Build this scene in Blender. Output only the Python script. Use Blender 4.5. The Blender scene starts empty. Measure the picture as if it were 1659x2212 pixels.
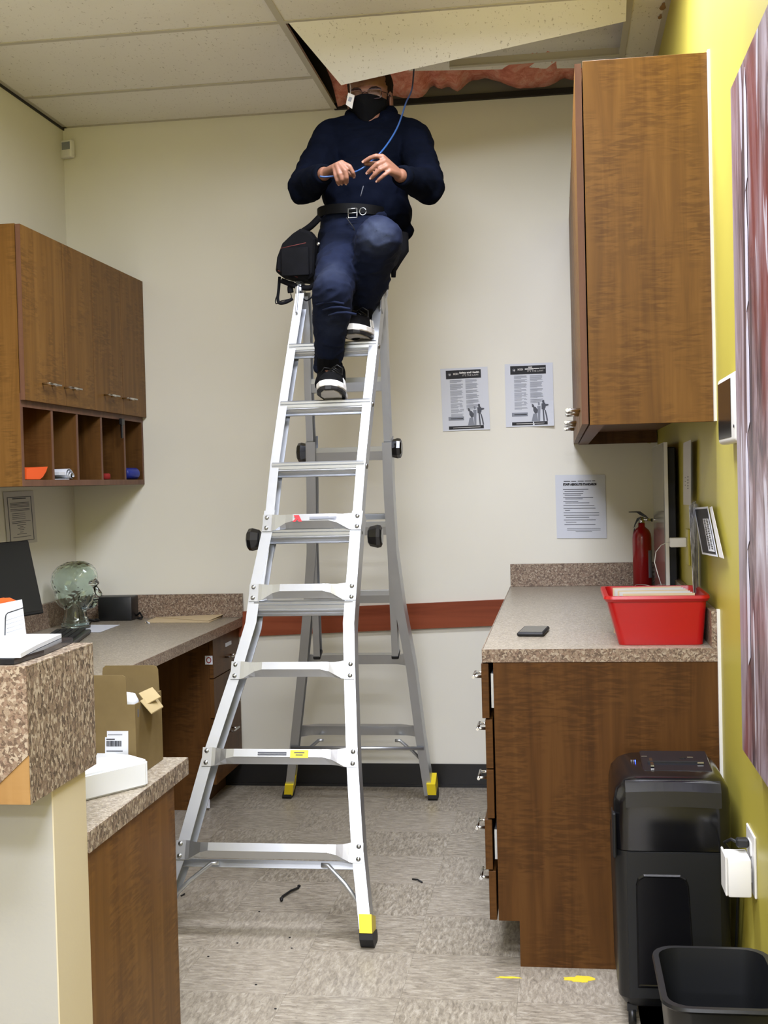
import bpy, bmesh, math, random
from mathutils import Vector, Matrix, noise
S = bpy.context.scene
COL = S.collection
random.seed(7)

# ------------------------------------------------------------------ camera
FPX, YAW, PITCH, ROLL = 2671.65, -.1412956, -.02384795, -.02499309
CAM = Vector((2.19732, -5.40343, 1.3475))
_f = Vector((math.sin(YAW)*math.cos(PITCH), math.cos(YAW)*math.cos(PITCH), math.sin(PITCH)))
_r = Vector((math.cos(YAW), -math.sin(YAW), 0)); _u = _r.cross(_f)
_c, _s = math.cos(ROLL), math.sin(ROLL)
R_, U_ = _c*_r + _s*_u, -_s*_r + _c*_u
cd = bpy.data.cameras.new('camera'); cam = bpy.data.objects.new('camera', cd); COL.objects.link(cam)
cd.sensor_fit = 'HORIZONTAL'; cd.sensor_width = 36; cd.lens = FPX*36/1659; cd.clip_start = .05
m = Matrix((R_, U_, -_f)).transposed().to_4x4(); m.translation = CAM
cam.matrix_world = m; S.camera = cam

def at(px, py, ax, v):
    """world point where the sight line of photo pixel (px,py) meets the plane ax=v"""
    d = _f*FPX + (px-829.5)*R_ - (py-1106)*U_
    i = 'XYZ'.index(ax)
    return CAM + d*((v-CAM[i])/d[i])
def atp(px, py, y0, s):
    """same on the slanted plane Y = y0 + s*Z"""
    d = _f*FPX + (px-829.5)*R_ - (py-1106)*U_
    return CAM + d*((y0+s*CAM.z-CAM.y)/(d.y-s*d.z))

# ------------------------------------------------------------------ world, light, exposure
W = bpy.data.worlds.new('world'); S.world = W; W.use_nodes = True
W.node_tree.nodes['Background'].inputs[0].default_value = (.9, .95, 1, 1)
W.node_tree.nodes['Background'].inputs[1].default_value = .05
S.view_settings.view_transform = 'Standard'; S.view_settings.look = 'None'
S.view_settings.gamma = 1; S.view_settings.use_curve_mapping = False
S.view_settings.exposure = 0.0
ROOM_W, CEIL, YB = 2.616, 2.993, -13.4          # right wall, ceiling height, wall behind the camera
TEE_X = 1.255; ROWS = [-.446-.61*i for i in range(21)]; XL = -3.2   # XL: left wall of the wider room behind the half wall
# recessed ceiling lights of the room (all just outside the frame): x0, x1, row index, watts
TROFFERS = [(TEE_X, TEE_X+1.22, 2, 66), (TEE_X, TEE_X+1.22, 6, 76), (TEE_X, TEE_X+1.22, 8, 66), (TEE_X, TEE_X+1.22, 12, 135), (TEE_X, TEE_X+1.22, 17, 210)]
def area(name, loc, sx, sy, watts, col=(.94, .98, 1.16)):
    l = bpy.data.lights.new(name, 'AREA'); l.shape = 'RECTANGLE'; l.size = sx; l.size_y = sy
    l.energy = watts; l.color = col; l.spread = math.radians(175)
    o = bpy.data.objects.new(name, l); COL.objects.link(o); o.location = loc; return o
for i, (x0, x1, r, w) in enumerate(TROFFERS):
    area('troffer_lamp', ((x0+x1)/2, ROWS[r]-.305, CEIL-.015), x1-x0-.1, .5, w)

# ------------------------------------------------------------------ mesh helpers
class MB:
    def __init__(s): s.bm = bmesh.new()
    def box(s, x0, x1, y0, y1, z0, z1, b=0, seg=1):
        vs = [s.bm.verts.new((x, y, z)) for z in (z0, z1) for x, y in ((x0, y0), (x1, y0), (x1, y1), (x0, y1))]
        fs = [s.bm.faces.new([vs[i] for i in f]) for f in ((3,2,1,0),(4,5,6,7),(0,1,5,4),(1,2,6,5),(2,3,7,6),(3,0,4,7))]
        if b:
            es = list({e for f in fs for e in f.edges})
            bmesh.ops.bevel(s.bm, geom=es, offset=b, segments=seg, affect='EDGES', profile=.5)
        return s
    def obox(s, c, ax, ay, az, hx, hy, hz, b=0, seg=1):
        """box with its own axes"""
        c = Vector(c); n0 = len(s.bm.verts)
        t = MB(); t.box(-hx, hx, -hy, hy, -hz, hz, b, seg)
        s.merge(t, lambda v: c + ax*v.x + ay*v.y + az*v.z); return s
    def merge(s, t, fn=lambda v: v):
        t.bm.verts.ensure_lookup_table()
        mp = {v: s.bm.verts.new(fn(v.co)) for v in t.bm.verts}
        for f in t.bm.faces:
            n = s.bm.faces.new([mp[v] for v in f.verts]); n.smooth = f.smooth
        t.bm.free(); return s
    def poly(s, pts, d):
        """prism: polygon pts pushed by vector d"""
        d = Vector(d); a = [s.bm.verts.new(p) for p in pts]; b = [s.bm.verts.new(Vector(p)+d) for p in pts]
        n = len(pts); s.bm.faces.new(a[::-1]); s.bm.faces.new(b)
        for i in range(n): s.bm.faces.new((a[i], a[(i+1) % n], b[(i+1) % n], b[i]))
        return s
    def loft(s, rings, cap=True, closed=True, smooth=False):
        R = [[s.bm.verts.new(p) for p in r] for r in rings]; n = len(rings[0])
        for a, b in zip(R, R[1:]):
            for i in range(n if closed else n-1):
                f = s.bm.faces.new((a[i], a[(i+1) % n], b[(i+1) % n], b[i])); f.smooth = smooth
        if cap and closed:
            s.bm.faces.new(R[0][::-1]); s.bm.faces.new(R[-1])
        return s
    def tube(s, pts, r, n=8, smooth=True):
        pts = [Vector(p) for p in pts]; rr = r if isinstance(r, (list, tuple)) else [r]*len(pts)
        rings = []; up = Vector((0, 0, 1)); prev = None
        for i, p in enumerate(pts):
            d = (pts[min(i+1, len(pts)-1)]-pts[max(i-1, 0)]).normalized()
            if prev is None:
                a = d.orthogonal().normalized()
            else:
                a = (prev - d*prev.dot(d)).normalized()
            prev = a; b = d.cross(a)
            rings.append([p+(a*math.cos(t*2*math.pi/n)+b*math.sin(t*2*math.pi/n))*rr[i] for t in range(n)])
        return s.loft(rings, smooth=smooth)
    def lathe(s, c, prof, n=24, ax=Vector((0,0,1)), smooth=True):
        c = Vector(c); a = ax.orthogonal().normalized(); b = ax.cross(a)
        return s.loft([[c+ax*h+(a*math.cos(t*2*math.pi/n)+b*math.sin(t*2*math.pi/n))*r for t in range(n)] for r, h in prof], smooth=smooth)
    def ball(s, c, r, sub=2):
        t = bmesh.ops.create_icosphere(s.bm, subdivisions=sub, radius=1)['verts']
        rx, ry, rz = r if isinstance(r, (tuple, list)) else (r, r, r)
        for v in t: v.co = Vector(c)+Vector((v.co.x*rx, v.co.y*ry, v.co.z*rz))
        return s
    def caps(s, a, b, ra, rb, flat=None, n=14):
        """tapered capsule; flat=(dir,k) squeezes it along dir"""
        a, b = Vector(a), Vector(b); d = (b-a); L = d.length
        if L < 1e-6: return s.ball(a, ra)
        d /= L; p = d.orthogonal().normalized()
        if flat: p = (flat[0]-d*flat[0].dot(d)).normalized()
        q = d.cross(p); kp = flat[1] if flat else 1
        st = [(-ra, .02*ra), (-ra*.87, ra*.5), (-ra*.5, ra*.87), (0, ra), (L, rb), (L+rb*.5, rb*.87), (L+rb*.87, rb*.5), (L+rb, .02*rb)]
        return s.loft([[a+d*h+(p*kp*math.cos(t*2*math.pi/n)+q*math.sin(t*2*math.pi/n))*r for t in range(n)] for h, r in st])

def obj(name, mb, mat, parent=None, smooth=None, mods=()):
    bm = mb.bm if isinstance(mb, MB) else mb
    bmesh.ops.recalc_face_normals(bm, faces=bm.faces)
    me = bpy.data.meshes.new(name)
    off = Vector((0, 0, 0)); p = parent
    while p is not None: off += p.location; p = p.parent
    if off.length: bmesh.ops.translate(bm, verts=bm.verts, vec=-off)
    if smooth:
        for f in bm.faces: f.smooth = True
        for e in bm.edges:
            if len(e.link_faces) == 2 and e.calc_face_angle(0) > smooth: e.smooth = False
    bm.to_mesh(me); bm.free()
    me.materials.append(mat)
    o = bpy.data.objects.new(name, me); COL.objects.link(o); o.parent = parent
    return o
def thing(name, label, cat, loc, group=None):
    o = bpy.data.objects.new(name, None); COL.objects.link(o); o.location = loc; o.empty_display_size = .05
    o['label'] = label; o['category'] = cat
    if group: o['group'] = group
    return o
def tag(o, label, cat, group=None):
    o['label'] = label; o['category'] = cat
    if group: o['group'] = group
    return o
def struct(name, mb, mat, parent=None, **k):
    o = obj(name, mb, mat, parent, **k)
    if parent is None: o['kind'] = 'structure'
    return o
def setin(o, base):
    """put a one-mesh thing's origin at its base"""
    base = Vector(base); o.data.transform(Matrix.Translation(-base)); o.location = base; return o

# ------------------------------------------------------------------ materials
def srgb(r, g, b):
    f = lambda c: (c/255/12.92) if c/255 <= .04045 else ((c/255+.055)/1.055)**2.4
    return (f(r), f(g), f(b), 1)
class Mat:
    def __init__(s, name, col=(128,128,128), rough=.5, metal=0, spec=.5, **k):
        s.m = bpy.data.materials.new(name); s.m.use_nodes = True; s.nt = s.m.node_tree
        s.b = s.nt.nodes['Principled BSDF']
        s.b.inputs['Base Color'].default_value = srgb(*col)
        s.b.inputs['Roughness'].default_value = rough; s.b.inputs['Metallic'].default_value = metal
        s.b.inputs['Specular IOR Level'].default_value = spec
        for kk, v in k.items(): s.b.inputs[kk.replace('_', ' ')].default_value = v
        s._co = None
    def n(s, t, **k):
        nd = s.nt.nodes.new(t)
        for a, v in k.items(): setattr(nd, a, v)
        return nd
    def l(s, a, b): s.nt.links.new(a, b)
    def co(s, scale=(1,1,1), rot=(0,0,0), src='Object', rnd=False):
        tc = s.n('ShaderNodeTexCoord'); mp = s.n('ShaderNodeMapping')
        mp.inputs['Scale'].default_value = scale; mp.inputs['Rotation'].default_value = rot
        s.l(tc.outputs[src], mp.inputs['Vector'])
        if rnd:
            oi = s.n('ShaderNodeObjectInfo'); mu = s.n('ShaderNodeMath', operation='MULTIPLY'); mu.inputs[1].default_value = 57
            s.l(oi.outputs['Random'], mu.inputs[0]); s.l(mu.outputs[0], mp.inputs['Location'])
        return mp.outputs[0]
    def noise(s, vec, scale=5, detail=3, rough=.5, dist=0):
        nd = s.n('ShaderNodeTexNoise'); nd.inputs['Scale'].default_value = scale; nd.inputs['Detail'].default_value = detail
        nd.inputs['Roughness'].default_value = rough; nd.inputs['Distortion'].default_value = dist
        s.l(vec, nd.inputs['Vector']); return nd
    def ramp(s, fac, stops, interp='LINEAR'):
        r = s.n('ShaderNodeValToRGB'); r.color_ramp.interpolation = interp
        while len(r.color_ramp.elements) < len(stops): r.color_ramp.elements.new(.5)
        for e, (p, c) in zip(r.color_ramp.elements, stops): e.position = p; e.color = srgb(*c) if len(c) == 3 else c
        s.l(fac, r.inputs[0]); return r.outputs[0]
    def mix(s, fac, a, b, mode='MIX'):
        x = s.n('ShaderNodeMix', data_type='RGBA', blend_type=mode)
        for i, v in ((0, fac), (6, a), (7, b)):
            if isinstance(v, (int, float)): x.inputs[i].default_value = v
            elif isinstance(v, tuple): x.inputs[i].default_value = srgb(*v) if len(v) == 3 else v
            else: s.l(v, x.inputs[i])
        return x.outputs[2]
    def math(s, op, a, b):
        x = s.n('ShaderNodeMath', operation=op)
        for i, v in ((0, a), (1, b)):
            if isinstance(v, (int, float)): x.inputs[i].default_value = v
            else: s.l(v, x.inputs[i])
        return x.outputs[0]
    def base(s, out): s.l(out, s.b.inputs['Base Color']); return s
    def bump(s, h, st=.2, d=.002):
        b = s.n('ShaderNodeBump'); b.inputs['Strength'].default_value = st; b.inputs['Distance'].default_value = d
        s.l(h, b.inputs['Height']); s.l(b.outputs[0], s.b.inputs['Normal']); return s
G0, G1 = (0, 0, 0, 1), (1, 1, 1, 1)

def paint(name, col, c2, rough=.6):
    m = Mat(name, col, rough, spec=.35); v = m.co()
    n = m.noise(v, 1.7, 3); fac = m.ramp(n.outputs[0], [(.35, G0), (.7, G1)])
    m.base(m.mix(fac, col, c2))
    m.bump(m.noise(v, 160, 2).outputs[0], .12, .001); return m.m
M = {}
M['cream'] = paint('cream_paint', (230, 227, 212), (227, 223, 207))
M['yellow'] = paint('yellow_paint', (192, 180, 78), (183, 171, 70), .42)
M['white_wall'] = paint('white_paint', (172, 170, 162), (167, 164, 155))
M['pony_edge'] = paint('pony_edge_paint', (206, 196, 168), (202, 188, 152))

def wood(name, dark, mid, light, axis='Z', ripple=1.0, rough=.38):
    """figured maple laminate: long grain along axis, short ripples across it"""
    m = Mat(name, mid, rough+.06, spec=.16)
    sc = {'Z': (1, 1, .06), 'Y': (1, .06, 1), 'X': (.06, 1, 1)}[axis]
    rp = {'Z': (.16, .16, 1), 'Y': (.16, 1, .16), 'X': (1, .16, .16)}[axis]
    v = m.co(sc, rnd=True); g = m.noise(v, 26, 4, .6, .6)
    big = m.noise(v, 9, 2)
    r = m.noise(m.co(rp, rnd=True), 95, 2, .5, 1.1)
    mask = m.ramp(m.noise(m.co((1, 1, .45), rnd=True), 11, 2).outputs[0], [(.44, G0), (.58, G1)])
    rip = m.math('MULTIPLY', m.ramp(r.outputs[0], [(.40, G1), (.56, G0)]), mask)
    c = m.ramp(g.outputs[0], [(.25, dark), (.5, mid), (.75, light)])
    c = m.mix(m.ramp(big.outputs[0], [(.3, G0), (.7, G1)]), c, m.mix(.5, c, light))
    c = m.mix(m.math('MULTIPLY', rip, .48*ripple), c, dark)
    lt = m.math('MULTIPLY', m.ramp(r.outputs[0], [(.54, G0), (.68, G1)]), mask)
    c = m.mix(m.math('MULTIPLY', lt, .38*ripple), c, light)
    m.base(c); return m.m
M['wood'] = wood('figured_maple_laminate', (76, 49, 16), (104, 70, 26), (124, 88, 40))
M['wood_shaded'] = wood('shaded_maple_laminate', (60, 36, 13), (84, 53, 22), (98, 65, 30))  # same maple, darkened: the shade on the low cabinets is in these colours
M['wood_y'] = wood('shaded_maple_laminate_level', (60, 36, 13), (84, 53, 22), (98, 65, 30), 'Y')  # level grain, same darkened colours with the shade in them
M['edge'] = wood('maple_edge_band', (84, 56, 40), (102, 70, 52), (116, 82, 62), ripple=.2)
M['wood_in'] = wood('maple_laminate_inside', (64, 40, 16), (88, 58, 26), (102, 70, 34), ripple=.6)
M['rail_wood'] = wood('cherry_rail', (112, 52, 30), (134, 66, 40), (150, 80, 52), 'X', .1, .45)
M['raw_maple'] = wood('raw_maple', (134, 98, 56), (152, 115, 68), (166, 130, 82), ripple=.2)

def laminate(name, cols, scale=210, rough=.35, lift=None, stretch=(1,1,1)):
    m = Mat(name, cols[2], rough, spec=.4); v = m.co(stretch)
    w = m.noise(v, scale*.55, 2, .5)
    add = m.n('ShaderNodeVectorMath', operation='MULTIPLY_ADD')
    m.l(w.outputs['Color'], add.inputs[0]); add.inputs[1].default_value = (.014, .014, .014); m.l(v, add.inputs[2])
    vo = m.n('ShaderNodeTexVoronoi'); vo.inputs['Scale'].default_value = scale; vo.inputs['Randomness'].default_value = 1
    m.l(add.outputs[0], vo.inputs['Vector'])
    sp = m.n('ShaderNodeSeparateColor'); m.l(vo.outputs['Color'], sp.inputs[0])
    k = len(cols); c = m.ramp(sp.outputs[0], [(i/k, c) for i, c in enumerate(cols)], 'CONSTANT')
    fine = m.noise(v, scale*3.2, 3, .6)
    c = m.mix(.45, c, m.ramp(fine.outputs[0], [(.35, cols[0]), (.55, cols[2]), (.7, cols[-1])]))
    m.base(c); return m.m
LC = [(74, 58, 48), (104, 82, 68), (138, 118, 98), (166, 148, 126), (198, 183, 160), (146, 120, 102)]
M['lam'] = laminate('speckled_granite_laminate', LC)
LT = [(112, 102, 86), (136, 125, 107), (154, 143, 124), (168, 158, 140), (194, 185, 168)]
M['lam_top_glare'] = laminate('speckled_granite_laminate_top_glare', LT, 230, .3)  # paler, flatter flakes: glancing glare on the worktops is put into the colours
LG = [(54, 44, 38), (100, 86, 72), (144, 128, 108), (176, 160, 138), (208, 196, 174), (132, 112, 96)]
M['lam_big'] = laminate('speckled_granite_laminate_fascia', LG, 200, .4, stretch=(1, 1, .6))

def vct():
    m = Mat('streaked_vinyl_tile', (160, 150, 135), .38, spec=.4)
    v = m.co((1, .26, 1), rnd=True)
    n = m.noise(v, 95, 4, .68, .5); c = m.ramp(n.outputs[0], [(.28, (100, 92, 78)), (.44, (138, 129, 112)), (.56, (160, 151, 133)), (.74, (190, 183, 166))])
    n2 = m.noise(m.co((1, .4, 1), rnd=True), 210, 3, .7); c = m.mix(m.ramp(n2.outputs[0], [(.60, G0), (.70, G1)]), c, (104, 94, 82))
    oi = m.n('ShaderNodeObjectInfo'); c = m.mix(m.math('MULTIPLY', oi.outputs['Random'], .28), c, (176, 167, 152))
    m.base(c); m.bump(n.outputs[0], .05, .0006); return m.m
M['vct'] = vct()
M['joint'] = Mat('floor_joint', (124, 115, 101), .8).m

def ctile():
    m = Mat('fissured_mineral_tile', (232, 227, 212), .9, spec=.1)
    v = m.co(rnd=True); f = m.noise(m.co((1, .45, 1), rnd=True), 105, 2, .7)
    h = m.ramp(f.outputs[0], [(.64, G0), (.70, G1)])
    c = m.mix(m.noise(v, 3, 3).outputs[0], (244, 241, 231), (236, 232, 220))
    m.base(m.mix(m.math('MULTIPLY', h, .5), c, (150, 138, 112)))
    inv = m.math('SUBTRACT', 1.0, h); m.bump(inv, .5, .002); return m.m
M['ctile'] = ctile()
M['tee'] = Mat('painted_steel_tee', (196, 190, 172), .5).m
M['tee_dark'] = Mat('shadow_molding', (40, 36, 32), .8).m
M['black_base'] = Mat('black_vinyl_base', (24, 23, 22), .35, spec=.5).m
M['plenum'] = Mat('plenum_board', (128, 124, 112), .9).m
M['steel_frame'] = Mat('galvanised_strip', (176, 182, 174), .45, .3).m
def insul():
    m = Mat('pink_fibreglass', (224, 140, 118), 1, spec=.05); v = m.co()
    n = m.noise(v, 14, 5, .7, 1.2)
    m.base(m.ramp(n.outputs[0], [(.3, (214, 122, 102)), (.5, (238, 160, 138)), (.72, (248, 200, 178))]))
    m.bump(m.noise(v, 60, 5, .8, 1).outputs[0], .8, .01); return m.m
M['insul'] = insul()
def alu(name, col=(200, 203, 206), rough=.3, an=(4, 4, 60)):
    m = Mat(name, col, rough, .92); n = m.noise(m.co(an), 20, 3, .6)
    m.l(m.math('ADD', m.math('MULTIPLY', n.outputs[0], .16), rough-.06), m.b.inputs['Roughness'])
    m.base(m.mix(m.noise(m.co(), 9, 4).outputs[0], tuple(int(c*.93) for c in col), col)); return m.m
M['alu'] = alu('brushed_aluminium', (204, 207, 210), .38)
M['alu_rung'] = alu('extruded_aluminium', (208, 211, 214), .32, (60, 4, 4))
M['chrome'] = Mat('satin_chrome', (210, 210, 208), .18, 1).m
M['rivet'] = Mat('rivet_steel', (170, 172, 172), .3, 1).m
M['black_rubber'] = Mat('black_rubber', (18, 18, 19), .55).m
M['black_gloss'] = Mat('glossy_black_plastic', (14, 14, 16), .18, spec=.6).m
M['black_satin'] = Mat('satin_black_plastic', (20, 21, 22), .38, spec=.5).m
M['charcoal'] = Mat('charcoal_gloss_plastic', (26, 27, 32), .16, spec=.6).m
M['yellow_plastic'] = Mat('yellow_plastic', (238, 212, 28), .4).m
M['yellow_sticker'] = Mat('yellow_sticker', (240, 214, 60), .5).m
M['white_plastic'] = Mat('white_plastic', (232, 230, 224), .35).m
M['paper'] = Mat('white_paper', (212, 215, 220), .75, spec=.2).m
M['paper_grey'] = Mat('worn_paper', (205, 202, 196), .8, spec=.2).m
M['ink'] = Mat('black_ink', (28, 28, 30), .7).m
M['ink_grey'] = Mat('grey_print', (136, 140, 148), .8).m
M['ink_mid'] = Mat('dark_grey_print', (84, 86, 92), .8).m
M['screen'] = Mat('dark_screen', (22, 24, 24), .3, spec=.5).m
M['red_plastic'] = Mat('red_plastic', (174, 14, 14), .32, spec=.5).m
M['red_paint'] = Mat('red_extinguisher_enamel', (150, 10, 16), .28, spec=.5, Coat_Weight=.3).m
M['orange'] = Mat('orange_paper', (232, 88, 24), .6).m
M['blue'] = Mat('blue_plastic', (24, 44, 140), .35).m
M['red_cloth'] = Mat('red_fabric', (140, 24, 18), .8).m
M['manila'] = Mat('manila_paper', (208, 186, 146), .8).m
M['white_foam'] = Mat('white_foam', (222, 226, 230), .75, spec=.3, Subsurface_Weight=.0).m
def card():
    m = Mat('brown_cardboard', (150, 122, 78), .85, spec=.15); v = m.co()
    m.base(m.mix(m.noise(v, 40, 3).outputs[0], (110, 94, 62), (121, 104, 70))); return m.m
M['card'] = card()
M['card_light'] = Mat('pale_cardboard', (168, 150, 108), .8).m
def glass():
    m = Mat('green_tinted_glass', (234, 246, 241), .02); m.b.inputs['Transmission Weight'].default_value = 1
    m.b.inputs['IOR'].default_value = 1.45; return m.m
M['glass'] = glass()
M['lens'] = Mat('clear_lens', (240, 245, 245), .02, Transmission_Weight=1.0, IOR=1.1).m
M['blue_cable'] = Mat('blue_cable_jacket', (20, 58, 104), .4).m
M['led'] = Mat('blue_led', (20, 40, 255), .3, Emission_Color=(.05, .12, 1, 1), Emission_Strength=6.0).m
def diffuser():
    m = Mat('lamp_diffuser', (250, 248, 240), .5, Emission_Color=(.93, .98, 1.15, 1), Emission_Strength=2.5); return m.m
M['diffuser'] = diffuser()
def fabric(name, c1, c2, sc=60, rough=.9, spec=.12, bump=.25):
    m = Mat(name, c1, rough, spec=spec); v = m.co()
    m.base(m.mix(m.ramp(m.noise(v, 7, 4, .6).outputs[0], [(.38, G0), (.66, G1)]), c1, c2))
    m.bump(m.noise(v, sc*6, 2).outputs[0], bump, .0015); return m.m
M['hoodie'] = fabric('navy_fleece', (5, 8, 17), (9, 13, 25), spec=.04)
M['hood_rib'] = fabric('navy_rib', (5, 8, 16), (8, 12, 23), spec=.04)
M['mask'] = fabric('black_mask_cloth', (8, 8, 10), (12, 12, 14))
M['bag'] = fabric('black_cordura', (13, 13, 15), (21, 21, 24), 90)
M['belt'] = Mat('black_leather', (8, 8, 8), .6, spec=.1).m
M['red_piping'] = Mat('dark_red_piping', (92, 30, 26), .7).m
def denim():
    m = Mat('indigo_denim', (24, 34, 62), .88, spec=.15); v = m.co()
    c = m.mix(m.noise(v, 8, 5, .65).outputs[0], (10, 15, 30), (19, 27, 49))
    # worn pale patch over the raised knee and the thigh front
    for ctr, rad, k in (((KN_L.x, KN_L.y-.06, KN_L.z), .078, .30), ((KN_R.x-.02, KN_R.y-.02, KN_R.z+.1), .10, .16), ((KN_R.x, KN_R.y-.0, KN_R.z-.13), .08, .14)):
        tc = m.n('ShaderNodeTexCoord'); sub = m.n('ShaderNodeVectorMath', operation='DISTANCE')
        m.l(tc.outputs['Object'], sub.inputs[0]); sub.inputs[1].default_value = (ctr[0]-1.42, ctr[1]+1.0, ctr[2]-2.05)
        ms = m.n('ShaderNodeMapRange'); ms.inputs['From Min'].default_value = rad; ms.inputs['From Max'].default_value = .015
        m.l(sub.outputs['Value'], ms.inputs['Value'])
        wob = m.math('MULTIPLY', ms.outputs[0], m.ramp(m.noise(v, 34, 3).outputs[0], [(.25, (.45,.45,.45,1)), (.7, G1)]))
        c = m.mix(m.math('MULTIPLY', wob, k), c, (84, 92, 108))
    m.base(c)
    m.bump(m.noise(v, 420, 2).outputs[0], .3, .001); return m.m
def skin():
    m = Mat('skin', (196, 140, 112), .5, spec=.35, Subsurface_Weight=.06, Subsurface_Radius=(.01, .004, .002)); v = m.co()
    m.base(m.mix(m.noise(v, 30, 3).outputs[0], (134, 94, 74), (112, 76, 58))); m.bump(m.noise(v, 220, 2).outputs[0], .25, .001); return m.m
M['skin'] = skin()
M['nail'] = Mat('fingernail', (164, 124, 104), .3).m
M['hair'] = fabric('dark_brown_hair', (34, 24, 20), (52, 40, 34), 80)
M['lash'] = Mat('dark_lashes', (30, 20, 16), .7).m
M['frame_spec'] = Mat('dark_red_spectacle_frame', (46, 14, 12), .25).m
M['white_rubber'] = Mat('white_midsole', (226, 224, 218), .6).m
M['shoe'] = fabric('black_knit_shoe', (12, 12, 13), (20, 20, 22))
def canvas():
    m = Mat('abstract_oil_paint', (150, 130, 130), .35, spec=.5)
    v = m.co((1, 1, .22)); n = m.noise(v, 11, 5, .6, 1.4)
    c = m.ramp(n.outputs[0], [(.30, (44, 38, 44)), (.40, (92, 76, 82)), (.46, (118, 96, 98)), (.54, (150, 132, 138)), (.64, (176, 164, 172)), (.78, (206, 202, 212))])
    # streaky lilac edge band, red field, cloudy grey further along
    tc = m.n('ShaderNodeTexCoord'); sp = m.n('ShaderNodeSeparateXYZ'); m.l(tc.outputs['Object'], sp.inputs[0])
    edge = m.ramp(m.math('ADD', m.math('MULTIPLY', sp.outputs[1], -2.2), m.math('MULTIPLY', m.noise(m.co((1,1,.3)), 9, 3).outputs[0], .35)), [(.16, G1), (.40, G0)])
    c = m.mix(m.math('MULTIPLY', edge, .8), c, (172, 160, 170))
    red = m.ramp(m.noise(m.co((1, 1, .35)), 4.5, 2).outputs[0], [(.50, G0), (.62, G1)])
    c = m.mix(m.math('MULTIPLY', red, .75), c, (122, 40, 32))
    wh = m.ramp(m.noise(m.co((1, 3, .5)), 6, 2, .4, .3).outputs[0], [(.66, G0), (.68, G1)])
    c = m.mix(m.math('MULTIPLY', wh, .85), c, (210, 206, 216))
    m.base(c); m.bump(n.outputs[0], .6, .006); return m.m
M['canvas'] = canvas()
def pad_text():
    m = Mat('printed_newsprint', (150, 150, 152), .8); v = m.co((1, 1, .3))
    m.base(m.ramp(m.noise(v, 60, 5, .7, 1).outputs[0], [(.3, (70, 66, 66)), (.45, (140, 138, 138)), (.6, (205, 203, 203))])); return m.m
M['news'] = pad_text()

# ------------------------------------------------------------------ room shell
def wallbox(name, x0, x1, y0, y1, z0, z1, mat): return struct(name, MB().box(x0, x1, y0, y1, z0, z1), mat)
TOP = 3.62
wallbox('wall_back', -.1, ROOM_W+.1, 0, .1, 0, CEIL+.003, M['cream'])
wallbox('wall_left', -.1, 0, -3.303, 0, 0, CEIL+.003, M['cream'])
wallbox('wall_left_far', XL-.1, XL, YB, -3.303, 0, TOP if 0 else 3.62, M['cream'])
wallbox('wall_return', XL, -.1, -3.403, -3.303, 0, 3.62, M['cream'])
wallbox('wall_right', ROOM_W, ROOM_W+.1, YB, 0, 0, TOP, M['yellow'])
wallbox('wall_front', XL, ROOM_W, YB-.1, YB, 0, TOP, M['cream'])
wallbox('wall_above_ceiling', -.1, ROOM_W+.1, .0, .1, CEIL+.003, TOP, M['plenum'])
wallbox('wall_left_above_ceiling', -.1, 0, -3.303, 0, CEIL+.003, TOP, M['plenum'])
wallbox('light_block_lid', XL-.1, ROOM_W+.1, YB-.1, .1, TOP, TOP+.05, M['tee_dark'])  # unseen dark lid, added over the ceiling void to block light
# floor: sub-floor plus a tile for every tile near enough to tell apart
fl = struct('floor', MB().box(XL-.1, ROOM_W+.1, YB-.1, .1, -.06, -.0032), M['joint'])
T = .3048
tm = MB(); tm.box(-T/2+.0002, T/2-.0002, -T/2+.0002, T/2-.0002, -.003, 0)
tile0 = None
x_start = 2.062-T*7   # a joint runs under the cabinet's front corner
k = 0
for iy in range(14):
    for ix in range(9):
        x = x_start+T*(ix+.5); y = -.10-T*(iy+.5)+.0
        if x-T/2 < -.05 or x+T/2 > ROOM_W+.06: continue
        if tile0 is None:
            t = obj('floor_tile', tm, M['vct'], fl); tile0 = t
        else:
            t = tile0.copy(); COL.objects.link(t)
        t.location = (x, y, 0); t.rotation_euler = (0, 0, 0 if (ix+iy) % 2 else math.pi/2); t.parent = fl; k += 1
mb = MB(); mb.box(XL, ROOM_W+.1, YB, -.10-T*14, -.003, 0); mb.box(XL, -.1, -.10-T*14, -3.4, -.003, 0); mb.box(-.1, ROOM_W+.1, -.10, 0.05, -.003, 0)
mb.box(-.1, x_start, -.10-T*14, -.10, -.003, 0) if x_start > -.09 else None
mb.box(x_start+T*8 if x_start+T*8 < ROOM_W else ROOM_W, ROOM_W+.1, -.10-T*14, -.10, -.003, 0)
o = obj('floor_tile_field', mb, M['vct'], fl); o['kind'] = 'stuff'
# yellow paint spills on the tiles
def blot(cx, cy, sx, sy, seed, h=.0012):
    rnd = random.Random(seed); m_ = MB(); n = 18; pts = []
    for i in range(n):
        a = 2*math.pi*i/n; r = .65+.5*rnd.random(); pts.append((cx+math.cos(a)*sx*r, cy+math.sin(a)*sy*r, .0002))
    return m_.poly(pts, (0, 0, h))
p = at(1100, 2112, 'Z', 0); obj('paint_spill', blot(p.x, p.y, .034, .006, 3), M['yellow_sticker'], fl)
p = at(1253, 2116, 'Z', 0); obj('paint_spill', blot(p.x, p.y, .042, .022, 5), M['yellow_sticker'], fl)
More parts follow.
